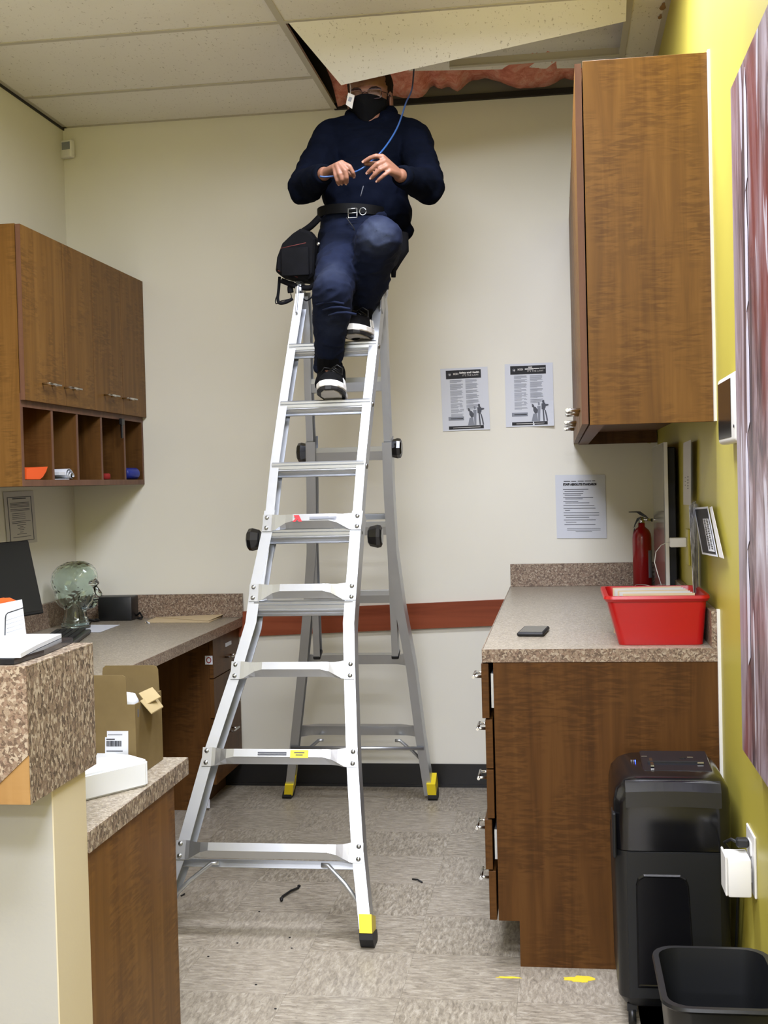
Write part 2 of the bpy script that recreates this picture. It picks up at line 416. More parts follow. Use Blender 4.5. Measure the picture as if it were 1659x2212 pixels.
# baseboard + chair rail
struct('baseboard_back', MB().box(.0, 2.0, -.008, 0, 0, .102).box(.0, 2.0, -.014, 0, 0, .012), M['black_base'])
mb = MB(); c = Vector(((.80+2.06)/2, -.011, .0)); z0, z1 = .732-.038*.45, .775
a, b = at(554, 1347, 'Y', -.02), at(1080, 1323.5, 'Y', -.02); d = (b-a).normalized(); cen = (a+b)/2; up = Vector((-d.z, 0, d.x))
pts = []
for sx, sz in ((-.74, -.056), (.66, -.056), (.66, .056), (-.74, .056)): q = cen+d*sx+up*sz; pts.append((q.x, -.02, q.z))
mb.poly(pts, (0, .02, 0)); struct('trim_1', mb, M['rail_wood'])
# yellow drips of the next wall's paint on the cream wall, white unpainted strips beside the cabinets
o = tag(setin(obj('paint_drip', MB().poly([at(1403+dx, 945+dy, 'Y', -.0015) for dx, dy in ((-4,-12),(5,-13),(7,-8),(5,-3),(6,6),(2,13),(-5,12),(-4,2))], (0, .001, 0)), M['yellow']), at(1403, 945, 'Y', 0)),
    'small yellow paint drip on the cream wall under the tall cabinet', 'paint')
struct('trim_2', MB().box(2.6095, ROOM_W, -2.018, -1.99, 1.489, 2.47).box(2.608, ROOM_W, -2.010, -1.99, 0, .985), M['white_plastic'])

# ceiling grid
ce = struct('ceiling', MB().box(-.02, ROOM_W, YB, ROWS[3]-.1, CEIL+.030, CEIL+.034).box(XL, -.02, YB, -3.303, CEIL, CEIL+.034), M['ctile'])
cols = [(.0, TEE_X), (TEE_X, TEE_X+1.22), (TEE_X+1.22, ROOM_W)]
rows = [(0, ROWS[0])]+[(ROWS[i], ROWS[i+1]) for i in range(20)]
def tile_mb(w, d): return MB().box(-w/2+.004, w/2-.004, -d/2+.004, d/2-.004, 0, .016, .0015)
cache = {}
trof = {(c_[0], r) for c_, r in ()}
for ci, (x0, x1) in enumerate(cols):
    for ri, (y1, y0) in enumerate(rows):
        if y0 < YB: continue
        if ci == 1 and ri in (0, 1): continue                      # the opened bays
        if any(abs(tx0-x0) < .05 and r+1 == ri for tx0, _, r, _ in TROFFERS): continue
        key = (round(x1-x0, 3), round(y1-y0, 3))
        if key not in cache: cache[key] = t = obj('ceiling_tile', tile_mb(x1-x0, y1-y0), M['ctile'], ce)
        else: t = cache[key].copy(); COL.objects.link(t); t.parent = ce
        t.location = ((x0+x1)/2, (y0+y1)/2, CEIL+.0005)
def tee(x0, x1, y0, y1):
    return obj('ceiling_tee', MB().box(x0, x1, y0, y1, CEIL-.003, CEIL).box((x0+x1)/2-.001 if x1-x0 < y1-y0 else x0, (x0+x1)/2+.001 if x1-x0 < y1-y0 else x1, (y0+y1)/2-.001 if x1-x0 > y1-y0 else y0, (y0+y1)/2+.001 if x1-x0 > y1-y0 else y1, CEIL, CEIL+.03), M['tee'], ce)
for x in (TEE_X, TEE_X+1.22): tee(x-.012, x+.012, YB, 0)
for y in ROWS:
    if y < YB: continue
    for x0, x1 in cols[:2]: tee((1.80 if y == ROWS[0] else x0+.012) if x0 else .02, x1-.012, y-.012, y+.012)
obj('wall_angle', MB().box(0, .022, YB, 0, CEIL-.002, CEIL).box(0, TEE_X, -.02, 0, CEIL-.002, CEIL).box(ROOM_W-.02, ROOM_W, YB, 0, CEIL-.002, CEIL), M['tee'], ce)
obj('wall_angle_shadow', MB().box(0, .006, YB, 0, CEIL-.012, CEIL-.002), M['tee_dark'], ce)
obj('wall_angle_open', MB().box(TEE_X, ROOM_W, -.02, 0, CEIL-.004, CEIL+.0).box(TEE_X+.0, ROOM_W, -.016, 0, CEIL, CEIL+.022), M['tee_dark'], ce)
for sx, sy, q in ((1432, 14, .012), (1426, 36, .008)):
    s_ = at(sx, sy, 'Z', CEIL-.002); obj('stain', MB().poly([(s_.x+q*math.cos(t)*(.8+.3*math.sin(3*t)), s_.y+q*3*math.sin(t), CEIL-.0021) for t in [i*math.pi/7 for i in range(14)]], (0, 0, -.0005)), M['raw_maple'], ce)
# ceiling lights
for i, (x0, x1, r, w) in enumerate(TROFFERS):
    t = thing('ceiling_light', ['recessed ceiling light just in front of the ladder', 'recessed ceiling light between half wall and camera', 'recessed ceiling light just behind the camera', 'recessed ceiling light in the middle of the room behind the camera', 'recessed ceiling light by the far end wall behind the camera'][i], 'light', ((x0+x1)/2, ROWS[r]-.305, CEIL), 'recessed ceiling lights')
    obj('housing', MB().box(x0+.02, x1-.02, ROWS[r+1]+.02, ROWS[r]-.02, CEIL+.036 if x0 < 0 else CEIL+.004, CEIL+.07), M['tee'], t)
    obj('diffuser', MB().box(x0+.03, x1-.03, ROWS[r+1]+.03, ROWS[r]-.03, CEIL-.004, CEIL+.003), M['diffuser'], t)

# the tile pushed out of its bay, hanging in front of the man's forehead
A_, B_ = Vector((TEE_X+.02, ROWS[1]+.0, CEIL+.002)), at(737, 184, 'Y', -.83)
n_ = (B_-A_).cross(Vector((1, 0, 0))).normalized()           # plane also holds the level line through A
def onpl(px, py):
    d = _f*FPX+(px-829.5)*R_-(py-1106)*U_; return CAM+d*((A_-CAM).dot(n_)/d.dot(n_))
C_ = onpl(1352, 46); D_ = A_+Vector((C_.x-A_.x, 0, 0)); up_ = (A_-B_).normalized()*.22
if n_.y > 0: n_ = -n_
mb = MB().poly([B_, C_, D_, D_+up_, A_+up_, A_], -n_*.016)
o = tag(setin(obj('ceiling_tile', mb, M['ctile']), B_), 'loose white ceiling tile hanging tilted over the man\'s forehead', 'ceiling tile')
# second lifted tile and a metal strip behind it, lying over the grid
mb = MB(); z = CEIL+.05
pts = [(1.62, -.30, CEIL+.045), (2.47, -.16, CEIL+.045), (2.56, -.72, CEIL+.10), (1.70, -.86, CEIL+.10)]
mb.poly(pts, (0, 0, .016))
tag(setin(obj('ceiling_tile', mb, M['ctile']), pts[0]), 'white ceiling tile lifted and laid over the grid behind the tilted one', 'ceiling tile')
# pink insulation batt: lumpy sheet with a ragged hanging edge
def batt(x0, x1, y0, y1, zb, nx=70, ny=16, hang=.10, seed=0):
    b = bmesh.new(); g = []
    for i in range(nx+1):
        row = []
        for j in range(ny+1):
            x = x0+(x1-x0)*i/nx; y = y0+(y1-y0)*j/ny
            p = noise.noise((x*7+seed, y*7, 3)); q = noise.noise((x*22+seed, y*22, 9))
            e = 1-j/ny
            z_ = zb + .02*p+.012*q - (hang+.05*max(0, 1-(x-x0)/.35))*max(0, e-.55)/.45*(.75+.5*noise.noise((x*4+seed, 1, 1))+.25*noise.noise((x*18, 2, seed)))
            row.append(b.verts.new((x, y+.02*q, z_)))
        g.append(row)
    for i in range(nx):
        for j in range(ny): b.faces.new((g[i][j], g[i+1][j], g[i+1][j+1], g[i][j+1]))
    r = bmesh.ops.extrude_face_region(b, geom=b.faces[:]); 
    for v in [v for v in r['geom'] if isinstance(v, bmesh.types.BMVert)]: v.co.z += .09
    for f in b.faces: f.smooth = True
    return b
o = obj('insulation_batt', batt(TEE_X+.03, 2.455, -.09, -1.35, CEIL+.14, hang=.155, seed=2), M['insul'])
tag(setin(o, (1.9, -.5, CEIL+.1)), 'pink fibreglass insulation hanging through the open ceiling bay', 'insulation')

# ------------------------------------------------------------------ cabinets
def bar_pull(mb_parent, pts_axis, c, L, out, r=.004, name='handle'):
    """bent-wire pull: bar of length L along unit axis, standing off along out"""
    a = Vector(pts_axis); c = Vector(c); o_ = Vector(out)
    pts = []
    for s_ in (-1, 1):
        seq = [c+a*s_*L*.36, c+a*s_*L*.36+o_*.75, c+a*s_*L*.40+o_]
        pts.append(seq)
    mb = MB(); mb.tube(pts[0]+pts[1][::-1], r, 8)
    mb.tube([c-a*L*.5+o_, c+a*L*.5+o_], r*1.05, 8)
    return obj(name, mb, M['chrome'], mb_parent)

# left upper cabinet
Xf = .335
t = thing('wall_cabinet', 'brown wood wall cabinet with four doors over open pigeonholes', 'cabinet', (.17, -.645, 1.366))
Y0, Y1 = -1.29, -.004
obj('end_panel', MB().box(.002, Xf, Y0, Y0+.019, 1.366, 2.283), M['wood'], t)
obj('end_panel', MB().box(.002, Xf, Y1-.018, Y1, 1.366, 2.283), M['wood_in'], t)
obj('top_panel', MB().box(.002, Xf, Y0+.019, Y1-.018, 2.263, 2.283), M['wood_in'], t)
obj('bottom_panel', MB().box(.002, Xf, Y0+.019, Y1-.018, 1.366, 1.388), M['wood_in'], t)
obj('bottom_edge', MB().box(Xf, Xf+.002, Y0, Y1, 1.366, 1.388), M['edge'], t)
obj('shelf', MB().box(.002, Xf, Y0+.019, Y1-.018, 1.668, 1.69), M['wood_in'], t)
obj('shelf_edge', MB().box(Xf, Xf+.002, Y0, Y1, 1.645, 1.692), M['edge'], t)
obj('back_panel', MB().box(.001, .008, Y0+.019, Y1-.018, 1.388, 2.263), M['wood_in'], t)
for y in (-1.015, -.773, -.515, -.243):
    d = obj('divider', MB().box(.008, Xf-.002, y-.009, y+.009, 1.388, 1.668), M['wood_in'], t)
    obj('edge_strip', MB().box(Xf-.002, Xf, y-.009, y+.009, 1.388, 1.645), M['edge'], d)
obj('edge_strip', MB().box(Xf, Xf+.002, Y0, Y0+.019, 1.388, 1.645), M['edge'], t)
obj('edge_strip', MB().box(Xf, Xf+.002, Y1-.018, Y1, 1.388, 1.645), M['edge'], t)
dy = [-1.288, -.924, -.629, -.302, -.003]
hy = [(-1.02, -.95), (-.88, -.80), (-.40, -.33), (-.24, -.13)]
hpx = [(102, 136, 846), (148, 181, 853), (232, 264, 870), (271, 302, 874)]
for i in range(4):
    d = obj('door', MB().box(Xf+.003, Xf+.020, dy[i]+.0015, dy[i+1]-.0015, 1.668, 2.281), M['wood'], t)
    obj('edge_band', MB().box(Xf+.002, Xf+.0195, dy[i]+.0005, dy[i]+.0015, 1.668, 2.281), M['edge'], d)
    a = at(hpx[i][0], hpx[i][2], 'X', Xf+.05); b = at(hpx[i][1], hpx[i][2], 'X', Xf+.05)
    bar_pull(d, (0, 1, 0), (Xf+.02, (a.y+b.y)/2, 1.735), .115, (.03, 0, 0))
# things in the pigeonholes
def curved_sheet(pts, h0, h1, mat, name, th=.001):
    """upright sheet following plan points, from z h0 to h1"""
    mb = MB(); n = len(pts); rings = []
    for i, (x, y) in enumerate(pts):
        a = Vector(pts[max(i-1, 0)]); b = Vector(pts[min(i+1, n-1)]); d = (b-a).normalized(); nn = Vector((-d.y, d.x))*th
        rings.append([(x-nn.x, y-nn.y, h0[i]), (x+nn.x, y+nn.y, h0[i]), (x+nn.x, y+nn.y, h1[i]), (x-nn.x, y-nn.y, h1[i])])
    return mb.loft(rings)
z0 = 1.389
mb = MB(); L = 12; R = []
for i in range(L+1):                                                # orange sheet lying with a curled-up edge, poking out
    u = i/L; yy = -1.262+.215*u; zz = z0+.004+.052*(u**2.2)*0
    R.append([( .10, yy, z0+.002+.0*u), (.30, yy, z0+.001+.012*(1-u)), (.352-.02*abs(u-.5), yy, z0+.052+.018*u), (.350-.02*abs(u-.5), yy, z0+.0535+.018*u), (.298, yy, z0+.0035+.012*(1-u)), (.10, yy, z0+.0035)])
mb = MB(); 
pts = [at(x, y, 'X', .332) for x, y in ((57.5, 1012), (103, 1008), (100, 1018), (93, 1030), (86, 1035.5), (57.5, 1035.5))]
mb.poly(pts, (-.26, 0, 0)); tag(setin(obj('folded_sheet', mb, M['orange']), (.2, -1.1, z0)), 'bright orange folded sheet in the pigeonhole nearest the camera', 'paper')
mb = MB()
for k in range(3):
    c = at(143, 1026, 'X', .30); rr = .020-.004*k
    ring = []
    pts = []
    for i in range(22):
        a = -.4+i/21*5.2; r_ = rr*(1-.12*i/21)
        pts.append((c.y-.035+math.cos(a)*r_*1.6+.03, z0+.003+rr+math.sin(a)*r_))
    mb.loft([[(x, y, z_) for y, z_ in pts]+[(x, y+.0006, z_+.0006) for y, z_ in pts[::-1]] for x in (.06, .315+.006*k)])
c = at(121, 1030, 'X', .3)
mb.box(.07, .318, c.y+.004, c.y+.085, z0+.0005, z0+.004); mb.box(.07, .312, c.y+.0, c.y+.11, z0+.018, z0+.030)
tag(setin(obj('rolled_papers', mb, M['paper']), (.2, c.y, z0)), 'rolled white papers lying in the second pigeonhole', 'paper')
c = at(228, 1027, 'X', .305); tag(setin(obj('ball_of_tape', MB().lathe((.305, c.y, z0), [(.001, 0), (.014, 0), (.02, .004), (.02, .022), (.014, .026), (.001, .026)]), M['red_cloth']), (.305, c.y, z0)), 'small dark red roll in the fourth pigeonhole', 'tape roll')
c = at(279, 1025, 'X', .30); t2 = thing('blue_cup', 'blue cylindrical cup lying in the last pigeonhole by the back wall', 'cup', (.25, c.y, z0))
obj('cup_body', MB().lathe((.285, c.y-.03, z0+.0262), [(.001, 0), (.024, .001), (.026, .006), (.026, .078), (.024, .082), (.001, .083)], ax=Vector((.35, .93, 0)).normalized()), M['blue'], t2)
c = at(268, 912, 'X', Xf+.02)
t2 = thing('binder_clip', 'black clip hanging on the pigeonhole edge under the last door', 'clip', (Xf+.003, c.y, 1.62))
obj('clip_body', MB().box(Xf+.003, Xf+.017, c.y-.018, c.y+.018, 1.622, 1.650, .003), M['black_satin'], t2)
obj('strap', MB().box(Xf+.004, Xf+.012, c.y-.006, c.y+.012, 1.565, 1.63, .003), M['black_satin'], t2)

# right tall wall cabinet
X0, X1, Y0, Y1 = 2.283, 2.612, -2.0, -.004
t = thing('wall_cabinet', 'tall wall cabinet of figured maple on the yellow wall', 'cabinet', (2.45, -1.0, 1.489))
obj('end_panel', MB().box(X0, X1, Y0, Y0+.02, 1.489, 2.468, .0008), M['wood'], t)
obj('end_panel', MB().box(X0, X1, Y1-.02, Y1, 1.489, 2.468), M['wood_in'], t)
obj('top_panel', MB().box(X0, X1, Y0+.02, Y1-.02, 2.448, 2.466), M['wood_in'], t)
obj('bottom_panel', MB().box(X0+.02, X1, Y0+.02, Y1-.02, 1.54, 1.558), M['edge'], t)
obj('back_panel', MB().box(X1-.008, X1, Y0+.02, Y1-.02, 1.56, 2.446), M['wood_in'], t)
obj('front_rail', MB().box(X0, X0+.04, Y0+.02, Y1-.02, 1.489, 1.54), M['edge'], t)
obj('front_rail', MB().box(X0, X0+.02, Y0+.02, Y1-.02, 2.40, 2.448), M['edge'], t)
nd = 5; wd = (Y1-Y0)/nd
for i in range(nd):
    a, b = Y0+i*wd+.0015, Y0+(i+1)*wd-.0015
    d = obj('door', MB().box(2.262, 2.279, a, b, 1.492, 2.462), M['wood'], t)
    obj('edge_band', MB().box(2.2615, 2.2795, a-.001, a, 1.492, 2.462), M['edge'], d)
    hyy = (b-.09) if i in (0, 2) else a+.09
    bar_pull(d, (0, 1, 0), (2.262, hyy, 1.545), .115, (-.037, 0, 0), .0055)

# right base cabinets
def base_cab(Y0, Y1, label, drawers):
    t = thing('base_cabinet', label, 'cabinet', (2.3, (Y0+Y1)/2, 0), 'base cabinets under the right counter')
    X0, X1 = 2.006, 2.612
    if drawers:
        obj('end_panel', MB().poly([(X0, Y0, .846), (X1, Y0, .846), (X1, Y0, 0), (2.063, Y0, 0), (2.063, Y0, .127), (X0, Y0, .127)], (0, .019, 0)), M['wood_shaded'], t)
    obj('carcass', MB().box(X0+.004, X1, Y0+(.02 if drawers else .002), Y1-.001, .127, .844).box(2.065, X1, Y0+.02, Y1, 0, .127), M['wood_in'], t)
    if drawers:
        zs = [.843, .688, .549, .410, .267, .127]
        for i in range(5):
            off = .008 if i in (0, 3) else .0
            d = obj('drawer', MB().box(1.981-off, 2.001-off, Y0-.002, Y1-.002, zs[i+1]+.002, zs[i]-.002, .001), M['wood_shaded'], t)
            if off: obj('drawer_runner', MB().box(1.999, 2.0055, Y0+.004, Y1-.02, zs[i+1]+.03, zs[i]-.03), M['alu'], d)
            bar_pull(d, (0, 1, 0), (1.981-off, (Y0+.10), (zs[i]+zs[i+1])/2+.03), .10, (-.026, 0, 0), .0042)
    else:
        ym = (Y0+Y1)/2
        for a, b, h in ((Y0, ym, ym-.07), (ym, Y1, ym+.07)):
            d = obj('door', MB().box(1.982, 2.002, a+.0015, b-.0015, .129, .841, .001), M['wood_shaded'], t)
            bar_pull(d, (0, 1, 0), (1.982, h, .78), .10, (-.026, 0, 0))
base_cab(-1.999, -1.56, 'brown wood base cabinet with a stack of five drawers', True)
base_cab(-1.56, -.78, 'brown base cabinet with two doors, behind the drawer stack', False)
base_cab(-.78, -.01, 'brown base cabinet with two doors against the back wall', False)
t = thing('countertop', 'speckled granite-look laminate counter along the yellow wall', 'counter', (2.3, -1, .845))
obj('worktop', MB().box(1.978, 2.614, -2.0, -.004, .8455, .881, .0015), M['lam_top_glare'], t)
obj('front_edge', MB().box(1.9765, 2.6145, -2.0025, -2.0, .845, .881).box(1.9755, 1.978, -2.0, -.004, .845, .881), M['lam'], t)
obj('backsplash', MB().box(1.979, 2.60, -.024, -.004, .8812, .979, .001), M['lam'], t)
obj('side_splash', MB().box(2.594, 2.614, -2.0, -.024, .8812, .979, .001), M['lam'], t)

# left worktop along the left wall
t = thing('desk_worktop', 'speckled laminate desk worktop along the left wall', 'counter', (.4, -1.4, .72))
obj('worktop', MB().box(.002, .776, -2.70, -.004, .7215, .76, .001), M['lam_top_glare'], t)
obj('front_edge', MB().box(.776, .7785, -2.70, -.004, .721, .76), M['lam'], t)
obj('backsplash', MB().box(.022, .781, -.024, -.004, .7602, .866, .001), M['lam'], t)
obj('side_splash', MB().box(.002, .022, -2.70, -.004, .7602, .866, .001), M['lam'], t)
t = thing('drawer_pedestal', 'brown desk pedestal with three drawers beside the ladder', 'cabinet', (.5, -.2, 0))
PX = .760
obj('side_panel', MB().poly([(.10, -.44, .7205), (PX-.018, -.44, .7205), (PX-.018, -.44, .105), (PX-.075, -.44, .105), (PX-.075, -.44, 0), (.10, -.44, 0)], (0, .019, 0)), M['wood_shaded'], t)
obj('carcass', MB().box(.10, PX-.02, -.42, -.016, .105, .7195).box(.10, PX-.08, -.42, -.016, 0, .105), M['wood_in'], t)
for z0_, z1_, kind in ((.552, .717, 1), (.385, .548, 0), (.108, .381, 0)):
    d = obj('drawer', MB().box(PX-.018, PX, -.44, -.018, z0_, z1_, .001), M['wood_shaded'], t)
    if z0_ != .385: bar_pull(d, (0, 1, 0), (PX, -.215, (z0_+z1_)/2-(.02 if kind else -.05)), .11, (.028, 0, 0))
    if kind: obj('label_holder', MB().obox((PX+.001, -.20, .665), Vector((0, 1, 0)), Vector((0, 0, 1)), Vector((1, 0, 0)), .045, .008, .001), M['paper'], d)
s_ = at(451, 1426, 'Y', -.441)
d = obj('sticker', MB().box(s_.x-.016, s_.x+.016, -.4415, -.44, s_.z-.018, s_.z+.018), M['paper'], t)
obj('sticker_mark', MB().loft([[(s_.x+math.cos(a)*r, -.442-.0002*k, s_.z+math.sin(a)*r*1.2) for a in [i*math.pi/8 for i in range(16)]] for k, r in enumerate((.011, .0075))], cap=False), M['red_cloth'], d)

s_ = at(449, 1736, 'Y', -.442)
obj('sticker', MB().box(s_.x-.008, s_.x+.008, -.4415, -.44, max(.01, s_.z-.018), s_.z+.018), M['paper'], t)

# near reception worktop + end panel
t = thing('reception_worktop', 'speckled laminate worktop behind the cream half wall', 'counter', (1.0, -3.0, .697))
obj('worktop', MB().box(.03, 1.3480, -3.301, -2.703, .6975, .735, .001), M['lam_top_glare'], t)
obj('front_edge', MB().box(1.3480, 1.3505, -3.301, -2.7025, .697, .735).box(.78, 1.3480, -2.703, -2.7005, .697, .735), M['lam_big'], t)
obj('end_panel', MB().box(1.3275, 1.3465, -3.301, -2.80, 0, .6968), M['wood'], t)
# half wall and its high ledge
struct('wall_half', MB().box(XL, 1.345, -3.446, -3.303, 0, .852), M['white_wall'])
struct('trim_3', MB().box(1.345, 1.3475, -3.446, -3.303, 0, .850), M['pony_edge'])
t = thing('reception_ledge', 'thick speckled laminate ledge on top of the cream half wall', 'counter', (1.0, -3.4, .85))
obj('ledge_top', MB().box(.0, 1.3535, -3.545, -3.2635, 1.067, 1.0705, .0005), M['lam_big'], t)
obj('fascia', MB().box(1.3515, 1.3535, -3.5448, -3.2635, .849, 1.0668).box(.0, 1.3515, -3.2655, -3.2635, .853, 1.067), M['lam_big'], t)
obj('core', MB().box(.0, 1.3515, -3.540, -3.2655, .853, 1.067), M['raw_maple'], t)
a, b = at(0, 1693, 'Y', -3.545), at(62, 1630, 'Y', -3.545)
obj('front_fascia', MB().poly([(.3, -3.549, 1.0705), (1.3538, -3.549, 1.0705), (1.3538, -3.549, b.z), (a.x, -3.549, a.z), (.3, -3.549, a.z)], (0, .0038, 0)), M['lam'], t)
obj('maple_bracket', MB().box(.3, 1.3532, -3.5472, -3.5452, .849, 1.0), M['raw_maple'], t)

# ------------------------------------------------------------------ ladder
Ld = thing('ladder', 'silver aluminium articulated ladder standing open like an A', 'ladder', (1.33, -1.05, 0))
sF = (1.92-1.07)/2.02; sB = -(.97-.15)/2.02
def LP(side, x, z):  return Vector((x, (-1.92+sF*z) if side == 'F' else (-.15+sB*z), z))
NF = Vector((0, -1, sF)).normalized(); TF = Vector((0, sF, 1)).normalized()
NB = Vector((0, 1, -sB)).normalized(); TB = Vector((0, sB, 1)).normalized()
XA = Vector((1, 0, 0))
def rail(side, nodes, w, d, inward, name='rail'):
    """C-channel: nodes (x of outer face, z); flange width w, depth d, web on the outer face"""
    N = NF if side == 'F' else NB; t_ = .0035; i_ = inward
    sec = [(0, 0), (w*i_, 0), (w*i_, -t_), (t_*i_, -t_), (t_*i_, -d+t_), (w*i_, -d+t_), (w*i_, -d), (0, -d)]
    return obj(name, MB().loft([[LP(side, x, z)+XA*a+N*b for a, b in sec] for x, z in nodes]), M['alu'], Ld)
# outer (flared) sections
def px_nodes(side, lst):
    y0, s = (-1.92, sF) if side == 'F' else (-.15, sB)
    return [(q.x, q.z) for q in (atp(x, y, y0, s) for x, y in lst)]
FL = [(.962, .055)]+px_nodes('F', [(378, 1842), (435, 1640), (499, 1448), (530, 1345), (541, 1260), (565, 1150), (571, 1103)])
FR = [(1.631, .055)]+px_nodes('F', [(785, 1838), (773, 1640), (767, 1448), (765, 1345), (771, 1260), (779, 1150), (784, 1103)])
rail('F', FL, .036, .075, 1); rail('F', FR, .036, .075, -1)
BL = [(1.000, .045)]+px_nodes('B', [(634, 1580), (650, 1425), (661, 1300), (669, 1180), (669, 1060), (667, 942)])
BR = [(1.640, .045)]+px_nodes('B', [(920, 1580), (900, 1425), (877, 1300), (861, 1180), (854, 1060), (850, 942)])
rail('B', BL, .036, .07, 1); rail('B', BR, .036, .07, -1)
# inner sections slide inside: shifted back a little
def irail(side, nodes, w, d, inward, inset=.004):
    N = NF if side == 'F' else NB; i_ = inward; t_ = .003
    sec = [(0, -inset), (w*i_, -inset), (w*i_, -inset-t_), (t_*i_, -inset-t_), (t_*i_, -inset-d+t_), (w*i_, -inset-d+t_), (w*i_, -inset-d), (0, -inset-d)]
    return obj('inner_rail', MB().loft([[LP(side, x, z)+XA*a+N*b for a, b in sec] for x, z in nodes]), M['alu'], Ld)
ir = [irail('F', px_nodes('F', [(545, 1300), (573, 1103), (584, 996), (604, 854), (637, 642), (638, 633)]), .030, .062, 1),
      irail('F', px_nodes('F', [(765, 1300), (781, 1103), (789, 996), (803, 854), (826, 642), (827, 628)]), .030, .062, -1),
      irail('B', px_nodes('B', [(683, 1405), (672, 1100), (668, 942), (663, 820), (661, 700), (656, 632)]), .026, .058, 1),
      irail('B', px_nodes('B', [(864, 1405), (852, 1100), (848, 942), (843, 820), (839, 700), (836, 625)]), .026, .058, -1)]
for x in (px_nodes('B', [(683, 1405)])[0][0]+.013, px_nodes('B', [(864, 1405)])[0][0]-.013):
    p = LP('B', x, .664)-NB*.033
    obj('rubber_cap', MB().obox(p, XA, NB, TB, .0145, .031, .008, .003), M['black_rubber'], Ld)
# hinges at the top
for x, s_ in ((1.279, -1), (1.604, 1)):
    p = Vector((x-s_*.012, -1.02, 2.045))
    h = obj('hinge', MB().lathe(p-XA*.012, [(.001, 0), (.038, 0), (.040, .003), (.040, .021), (.038, .024), (.001, .024)], 20, XA), M['alu'], Ld)
    obj('hinge_bolt', MB().lathe(p+XA*s_*.012, [(.001, 0), (.012, 0), (.012, .006), (.001, .008)], 10, XA*s_), M['black_satin'], h)
    obj('hinge_arm', MB().obox(p-TF*.05-Vector((0, .028, 0)), XA, NF, TF, .004, .02, .055, .002), M['alu'], h)
    obj('hinge_arm', MB().obox(p-TB*.05+Vector((0, .028, 0)), XA, NB, TB, .004, .02, .055, .002), M['alu'], h)
# flared rungs riveted on the front of the outer rails
def flare_rung(side, z, xl, xr, h=.025, plate=.030):
    N, Tt = (NF, TF) if side == 'F' else (NB, TB)
    c0 = LP(side, 0, z); mid = [(.002, .023), (.024, .021), (.025, -.003), (.004, -.022)]; end = [(.0005, h+.004), (.0045, h+.004), (.0045, -h-.004), (.0005, -h-.004)]
    st = []; L = xr-xl
    for s_ in (0, plate*.5, plate, plate+.012, plate+.03, plate+.05, plate+.075):
        k = 0 if s_ <= plate else min(1, (s_-plate)/.072); k = k*k*(3-2*k); st.append((s_, k))
    rings = []
    def ring(x, k):
        r = [(a*(1-k)+b*k, c*(1-k)+d*k) for (a, c), (b, d) in zip(end, mid)]
        neck = 1-.10*math.sin(math.pi*k)*(1 if 0 < k < 1 else 0)
        return [Vector((x, c0.y, c0.z))+N*a+Tt*b*neck for a, b in r]
    for s_, k in st: rings.append(ring(xl+s_, k))
    for s_, k in st[::-1]: rings.append(ring(xr-s_, k))
    r_ = obj('rung', MB().loft(rings), M['alu_rung'], Ld)
    mb = MB()
    for x in (xl+plate*.45, xr-plate*.45):
        for q in (-h*.72, h*.72): mb.lathe(Vector((x, c0.y, c0.z))+N*.0045+Tt*q, [(.0075, 0), (.007, .0025), (.003, .0045), (.0005, .005)], 12, N)
    obj('rivet', mb, M['rivet'], r_)
    return r_
def xin(nodes, z):
    for (x0, z0_), (x1, z1_) in zip(nodes, nodes[1:]):
        if z <= z1_: return x0+(x1-x0)*(z-z0_)/(z1_-z0_)
    return nodes[-1][0]
rr = []
for z in (.252, .511, .763, 1.0, 1.222): rr.append(flare_rung('F', z, xin(FL, z)+.001, xin(FR, z)-.001))
p = LP('F', 0, .516)+NF*.0275
obj('sticker', MB().obox(Vector((1.395, p.y, p.z)), XA, TF, NF, .028, .012, .0006), M['yellow_sticker'], rr[1])
obj('sticker_print', MB().obox(Vector((1.395, p.y, p.z))+NF*.0006+TF*.004, XA, TF, NF, .016, .0015, .0003).obox(Vector((1.395, p.y, p.z))+NF*.0006-TF*.003, XA, TF, NF, .011, .0014, .0003).obox(Vector((1.31, p.y, p.z))+NF*.0002+TF*.004, XA, TF, NF, .045, .0018, .0003).obox(Vector((1.31, p.y, p.z))+NF*.0002-TF*.002, XA, TF, NF, .045, .0014, .0003), M['ink_mid'], rr[1])
p = LP('F', 0, 1.227)+NF*.0275
obj('decal', MB().poly([Vector((1.345+a, p.y, p.z))+TF*b for a, b in ((-.014, .010), (.004, .011), (.016, -.012), (.004, -.012), (.0, -.004), (-.006, -.012), (-.016, -.012), (-.006, 0))], NF*.0006), Mat('red_decal', (214, 40, 48), .5).m, rr[4])
obj('decal_print', MB().obox(Vector((1.43, p.y, p.z))+TF*.0, XA, TF, NF, .045, .004, .0004), M['ink_grey'], rr[4])
for z, e in ((.62, 0), (.30, 0)): flare_rung('B', z-.0, xin(BL, z)+.004, xin(BR, z)-.004, .024)
